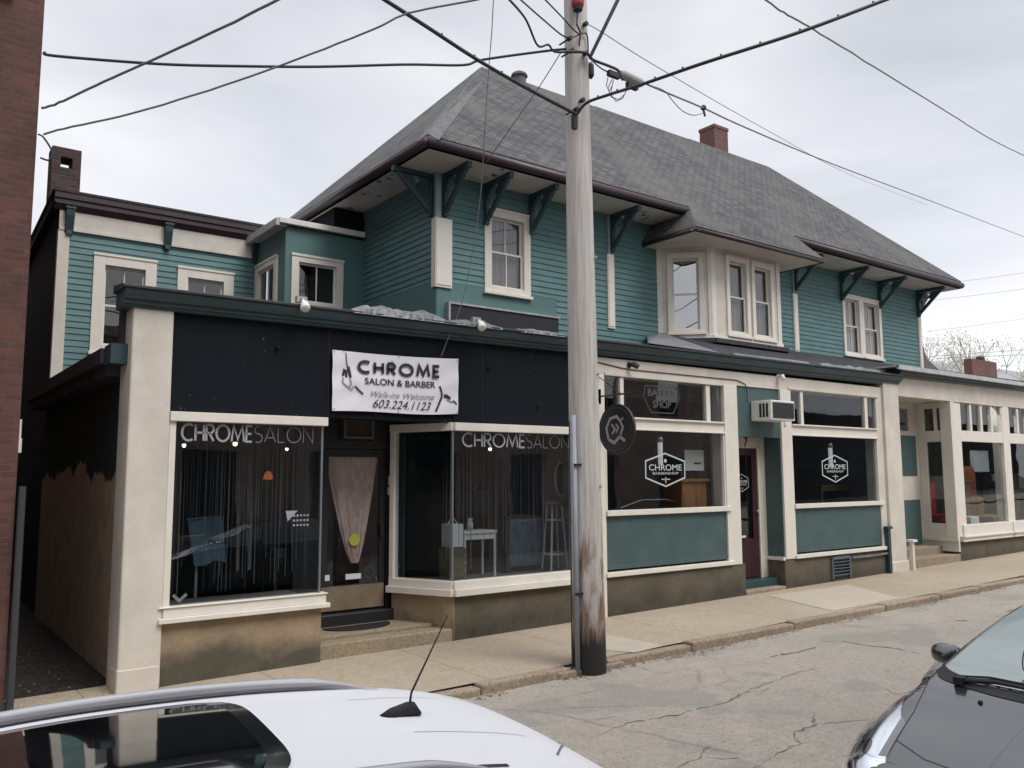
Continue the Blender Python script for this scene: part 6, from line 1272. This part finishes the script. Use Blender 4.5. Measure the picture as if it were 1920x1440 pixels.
# two mannequin-like pale posts and a trolley in the left window
q = at(456, 1000, 11.8); t = thing('coat_stand', 'pale two-legged display stand in the middle of the left salon window', 'stand', (q[0], 11.8, .43)); 
for dx in (-.07, .10): b = MB(); b.tube([(q[0] + dx, 11.8, 1.05), (q[0] + dx * 1.1, 11.8, 1.85)], .022, 8); b.build('leg', 'curtain', t)
b = MB(); b.box(q[0] - .16, q[0] - .02, 11.75, 11.85, 1.85, 2.25); b.box(q[0] + .02, q[0] + .20, 11.75, 11.85, 1.85, 2.12); b.build('display', mat('muted_display', (.10, .105, .12), .8, var=.5, vscale=12), t)
q = at(545, 1075, 11.6); salon_table(q[0] - .32, q[0] + .40, 11.4, 11.9, 1.35, 'trolley', 'dark blue salon trolley near the right side of the left window', mat('trolley_blue', (.035, .042, .06), .5), 'trolley')
b = MB(); b.lathe([(.04, 0), (.04, .24), (.02, .28)], (q[0] + .02, 11.5, 1.36), 10); tag(b.build('spray_bottle', 'curtain', loc=(q[0], 11.5, 1.36)), 'grey bottle standing on the dark blue trolley', 'bottle')
# bead strings: many fine vertical strings behind both windows
b = MB(); rnd = random.Random(8)
for (x0, x1, Y) in ((2.75, 4.55, D + .32), (6.65, 8.95, D + .42)):
    x = x0
    while x < x1:
        z1 = 2.95 + rnd.uniform(-.1, 0); z0 = .95 + rnd.uniform(0, .9) ** 2; yy = Y + rnd.uniform(-.05, .05)
        b.add([(x, yy, z1), (x + .004, yy, z1), (x + .004 + rnd.uniform(-.006, .006), yy, z0), (x, yy, z0)], [(0, 1, 2, 3)]); x += rnd.uniform(.018, .055)
sc_ = b.build('string_curtain', mat('string_grey', (.10, .10, .12), .7), loc=(0, 0, 0), fixn=False); sc_['kind'] = 'stuff'; tag(sc_, 'fine dark strings hanging behind the salon windows', 'string curtain')
# ================================================================== INSIDE THE BARBER SHOP
q = at(1300, 920, 10.6); t = thing('wooden_cabinet', 'orange-brown wooden cabinet behind the left barber window', 'cabinet', (q[0], 10.6, .42)); cx = q[0]
b = MB(); b.box(cx - .42, cx + .25, 10.5, 10.95, .42, 2.22); b.build('body', 'wood', t, bevel=.01); b = MB(); b.box(cx - .38, cx - .10, 10.485, 10.5, .5, 2.02); b.box(cx - .05, cx + .21, 10.485, 10.5, .5, 2.02); b.build('door', 'wood', t, bevel=.008); b = MB(); b.box(cx - .46, cx + .29, 10.45, 10.97, 2.22, 2.27); b.build('top', 'wood', t)
b = MB(); b.box(cx - .26, cx + .26, 10.55, 10.57, 2.42, 2.80); wb_ = tag(b.build('notice_board', 'white', loc=(cx, 10.56, 2.42)), 'white notice above the orange cabinet', 'notice'); b = MB(); b.box(cx - .02, cx + .16, 10.54, 10.548, 2.54, 2.57); b.build('printed_line', 'black', wb_)
b = MB(); b.box(cx + .32, cx + .58, 10.75, 10.85, .42, 3.9); b.build('partition', mat('blue_grey_wall', (.06, .08, .11), .9), SB)
q = at(1238, 842, 11.0)
for (px, py, lb_) in ((1238, 842, 'white barber pole lamp hanging in the left barber window'), (1557, 850, 'white barber pole lamp hanging in the right barber window')):
    q = at(px, py, 10.7); t = thing('barber_pole', lb_, 'barber pole', q); b = MB(); b.lathe([(.045, -.28), (.045, .12)], q, 12); b.build('cylinder', emis('pole_glow', (.75, .76, .74), .35), t, smooth=False); b = MB(); b.lathe([(.06, .12), (.06, .18), (.03, .22)], q, 12); b.lathe([(.06, -.33), (.06, -.28)], q, 12); b.build('cap', 'metal', t)
q = at(1225, 948, 10.7); t = thing('bench', 'curved metal back of a waiting bench along the sill of the left barber window', 'bench', (q[0], 10.7, .42)); b = MB(); b.tube([(q[0] - .85, 10.7, 1.0), (q[0] - .8, 10.7, 1.78), (q[0] - .3, 10.7, 1.90), (q[0] + .3, 10.7, 1.90), (q[0] + .65, 10.7, 1.84), (q[0] + .7, 10.7, 1.0)], .012, 8); b.build('backrest', 'metal', t); b = MB(); b.box(q[0] - .85, q[0] + .7, 10.72, 11.1, .82, .88); b.build('seat', 'rubber', t); b = MB(); b.tube([(q[0] - .8, 10.9, .42), (q[0] - .8, 10.9, .82)], .02); b.build('leg', 'metal', t); b = MB(); b.tube([(q[0] + .65, 10.9, .42), (q[0] + .65, 10.9, .82)], .02); b.build('leg', 'metal', t)
q = at(1550, 905, 11.3); salon_table(q[0] - .5, q[0] + .65, 11.1, 11.6, 2.10, 'counter', 'narrow wooden shelf glimpsed behind the right barber window badge', mat('shelf_wood', (.14, .10, .06), .6), 'counter')
# ================================================================== INSIDE THE CORNER SHOP
def armchair(px, py, Y, m, label, w_=.8, h_=.95, zf=.6):
    q = at(px, py, Y); x = q[0]; t = thing('armchair', label, 'armchair', (x, Y, zf)); b = MB(); b.box(x - w_ / 2, x + w_ / 2, Y - .35, Y + .3, zf + .12, zf + .46); b.build('seat', m, t, bevel=.05); b = MB(); b.box(x - w_ / 2, x + w_ / 2, Y + .22, Y + .42, zf + .2, zf + h_); b.build('backrest', m, t, bevel=.07)
    for s in (-1, 1): b = MB(); b.box(x + s * w_ / 2 - .07, x + s * w_ / 2 + .07, Y - .36, Y + .34, zf + .12, zf + .64); b.build('armrest', m, t, bevel=.05)
    b = MB(); b.box(x - w_ / 2 + .04, x + w_ / 2 - .04, Y - .3, Y + .3, zf, zf + .12); b.build('base', 'black', t)
    return t
armchair(1832, 895, 11.2, mat('orange_leather', (.30, .085, .035), .5, var=.2), 'orange-red armchair in the corner shop window', .9, 1.95); armchair(1852, 960, 10.75, mat('tan_wicker', (.28, .16, .07), .8, var=.4, vscale=12), 'tan armchair in front of the orange one', .7, 1.1)
armchair(1756, 930, 11.9, mat('red_car_stand_in', (.42, .03, .035), .6), 'red chair added behind the narrow side window in place of a red car', .9, 1.5)  # chair added to stand in for a red car seen in the glass
for (px, py, Y, wx, hz_, nm, lb, col) in ((1900, 930, 11.3, .8, 1.2, 'dresser', 'pale painted dresser in the far right shop window', (.45, .44, .40)), (1815, 940, 10.9, .35, 1.0, 'rolled_rug', 'rose brown rug leaning at the left of the corner shop window', (.22, .10, .085)), (1905, 850, 12.6, .9, .7, 'wall_mirror', 'grey mirror high in the far right shop window', (.25, .28, .30)), (1868, 850, 12.2, .30, 1.1, 'tall_clock', 'tall dark clock behind the armchairs', (.03, .035, .05))):
    q = at(px, py, Y); b = MB(); z0_ = .6 if nm in ('dresser', 'rolled_rug', 'tall_clock') else q[2]; b.box(q[0] - wx / 2, q[0] + wx / 2, Y, Y + .4, z0_, q[2] + hz_ / 2); b.box(q[0] - wx / 2 - .03, q[0] + wx / 2 + .03, Y - .03, Y + .43, q[2] + hz_ / 2, q[2] + hz_ / 2 + .05); b.box(q[0] - wx * .4, q[0] + wx * .4, Y - .02, Y, z0_ + (q[2] + hz_ / 2 - z0_) * .55, z0_ + (q[2] + hz_ / 2 - z0_) * .9); tag(b.build(nm, mat(nm + '_paint', col, .5, var=.3, vscale=4), loc=(q[0], Y, z0_), bevel=.015), lb, nm.replace('_', ' '))
q = at(1838, 855, 11.4); b = MB(); b.box(q[0] - .4, q[0] + .5, 11.4, 11.5, 2.4, 3.0); tag(b.build('framed_picture', 'paper', loc=q), 'pale picture above the orange-red armchair', 'picture')
q = at(1870, 960, 10.9); b = MB(); b.box(q[0] - .1, q[0] + .16, 10.85, 11.1, .6, 1.9); b.lathe([(.05, 1.9), (.11, 1.98), (.11, 2.08), (.04, 2.15)], (q[0] + .03, 10.97, 0), 12); tag(b.build('dark_stand', 'navy', loc=(q[0], 10.9, .6), bevel=.03), 'dark stand with round top beside the tan armchair', 'stand')
q = at(1822, 975, 10.5); b = MB(); b.box(q[0] - .2, q[0] + .25, 10.42, 10.7, .6, 1.25); tag(b.build('white_box', 'white', loc=(q[0], 10.5, .6), bevel=.02), 'white box on the floor of the corner shop window', 'box')
for k, px in enumerate((1830,)):
    q = at(px, 780, 10.7); t = thing('fill_light', ['added tube light out of view, brightening the corner shop', 'added tube light out of view, brightening the far right shop window'][k], 'light', (q[0], 10.7, 4.5))  # tube light added above the transoms, hidden, to brighten the room
    b = MB(); b.box(q[0] - .7, q[0] + .7, 10.6, 10.8, 4.52, 4.6); b.build('housing', 'white', t); b = MB(); b.tube([(q[0] - .65, 10.7, 4.49), (q[0] + .65, 10.7, 4.49)], .03, 8); b.build('tube', emis('fill_glow', (1, .97, .9), 80), t)
# ================================================================== FAR THINGS (right)
FB = thing('far_house', 'far house with pale grey roof and red brick chimney past the corner shop', 'house', (62, 27, 0))
b = MB(); b.box(56, 86, 27, 38, -1, 8.2); b.build('wall', mat('far_wall', (.42, .39, .37), .9, var=.3, vscale=.5), FB)
b = MB(); b.add([(55, 26, 8.0), (87, 26, 8.0), (87, 39, 8.0), (55, 39, 8.0), (60, 32.5, 11.0), (84, 32.5, 11.4)], [(0, 1, 5, 4), (1, 2, 5), (2, 3, 4, 5), (3, 0, 4)]); b.build('roof', mat('far_roof', (.30, .30, .32), .9, var=.35, vscale=.8), FB)
c0 = at(1822, 672, 24); c1_ = at(1871, 672, 24); b = MB(); b.box(c0[0], c1_[0] - .25, 24, 24.5, 0, c0[2]); 
FC = thing('far_chimney', 'red brick chimney rising behind the corner shop roof', 'chimney', (c0[0], 24, 0)); b.build('shaft', 'chimbrick', FC); b = MB(); mid = (c0[0] + c1_[0]) / 2; b.lathe([(.28, 0), (.24, .28), (.1, .34)], (mid - .1, 24.25, c0[2]), 10); b.build('pot', 'black', FC)
def tree(px, pb, Y, h, label, seed, leafm, twm, sp=.5, nl=260):
    rnd = random.Random(seed); q = at(px, pb, Y); base = Vector((q[0], Y, -.3)); t = thing('tree', label, 'tree', tuple(base), 'trees beyond the corner shop'); tr = MB(); lf = MB(); tips = []
    def br(p, d, l, r, dep):
        n = 3; pts = [tuple(p)]; 
        for i in range(n): d = (d + Vector((rnd.gauss(0, .12), rnd.gauss(0, .12), .04))).normalized(); p = p + d * l / n; pts.append(tuple(p))
        tr.tube(pts, [r * (1 - .45 * i / n) for i in range(n + 1)], 5 if dep else 7)
        if dep >= 5 or r < .008: tips.append(p); return
        for k in range(rnd.choice((2, 3, 3))): br(p, (d + Vector((rnd.gauss(0, sp), rnd.gauss(0, sp), rnd.uniform(-.05, .45)))).normalized(), l * rnd.uniform(.62, .82), r * .58, dep + 1)
        if dep > 1: tips.append(p)
    br(base, Vector((0, 0, 1)), h * .34, h * .022, 0); tr.build('trunk', twm, t)
    for p in tips:
        for k in range(nl // 60 + 1):
            c = p + Vector((rnd.gauss(0, .28), rnd.gauss(0, .28), rnd.gauss(0, .28))); s = rnd.uniform(.04, .11); u = Vector((rnd.gauss(0, 1), rnd.gauss(0, 1), rnd.gauss(0, 1))).normalized(); w = u.orthogonal().normalized(); lf.add([tuple(c + u * s), tuple(c + w * s * .6), tuple(c - u * s), tuple(c - w * s * .6)], [(0, 1, 2, 3)])
    lf.build('crown', leafm, t, fixn=False)
gl = mat('budding_leaves', (.32, .34, .16), .8, var=.4, vscale=2); pk = mat('bare_twigs', (.42, .36, .31), .9); yl = mat('pale_buds', (.38, .34, .24), .8)
tree(1768, 700, 30, 11.9, 'budding pale green tree just right of the house corner', 1, gl, pk, .5, 420); tree(1815, 700, 33, 13.0, 'budding tree left of the far brick chimney', 2, gl, pk, .45, 420); tree(1885, 700, 36, 13.6, 'budding tree right of the far brick chimney', 5, yl, pk, .5, 300); tree(1745, 700, 24, 8.2, 'low bare pinkish tree close to the house corner', 9, yl, pk, .6, 120)
# dark gable glimpsed behind the corner
b = MB(); g0 = at(1727, 640, 20); g1 = at(1768, 700, 20); b.prism([(g0[0] - 3, 20, 4), (g0[0] - 3, 20, g0[2] + .2), (g0[0], 20, g0[2]), (g0[0] + .5, 20, (g0[2] + g1[2]) / 2 - .1), (g1[0], 20, g1[2]), (g1[0], 20, 4)], (0, 3, 0)); tag(b.build('rear_shed', mat('shed_grey', (.12, .12, .11), .9, var=.3), loc=(g0[0], 20, 4)), 'dark grey curved rear roof peeping out beside the house corner', 'shed')
# ================================================================== ACROSS THE STREET (seen in the glass)
OP = thing('opposite_building', 'brown brick row across the street, reflected in the shop windows', 'building', (0, -16.5, 0))
b = MB(); fo = frame((0, -16.5), S=(-1, 0)); oh = [(s, s + 1.4, z, z + 2.0) for s in [-100 + 3.2 * k for k in range(40) if k not in (9, 17, 24)] for z in (1.0, 4.4)]
wallrect(b, -102, 26, -.5, 7.6, oh, -.3, 0); b.box(-102, 26, -.3, .3, 7.6, 8.0); b.build('wall', 'brickopp', OP)
ob = MB(); ob.box(-26, 102, -22, -21.6, -.5, 7.6); ob.build('rear_wall', 'dark', OP)
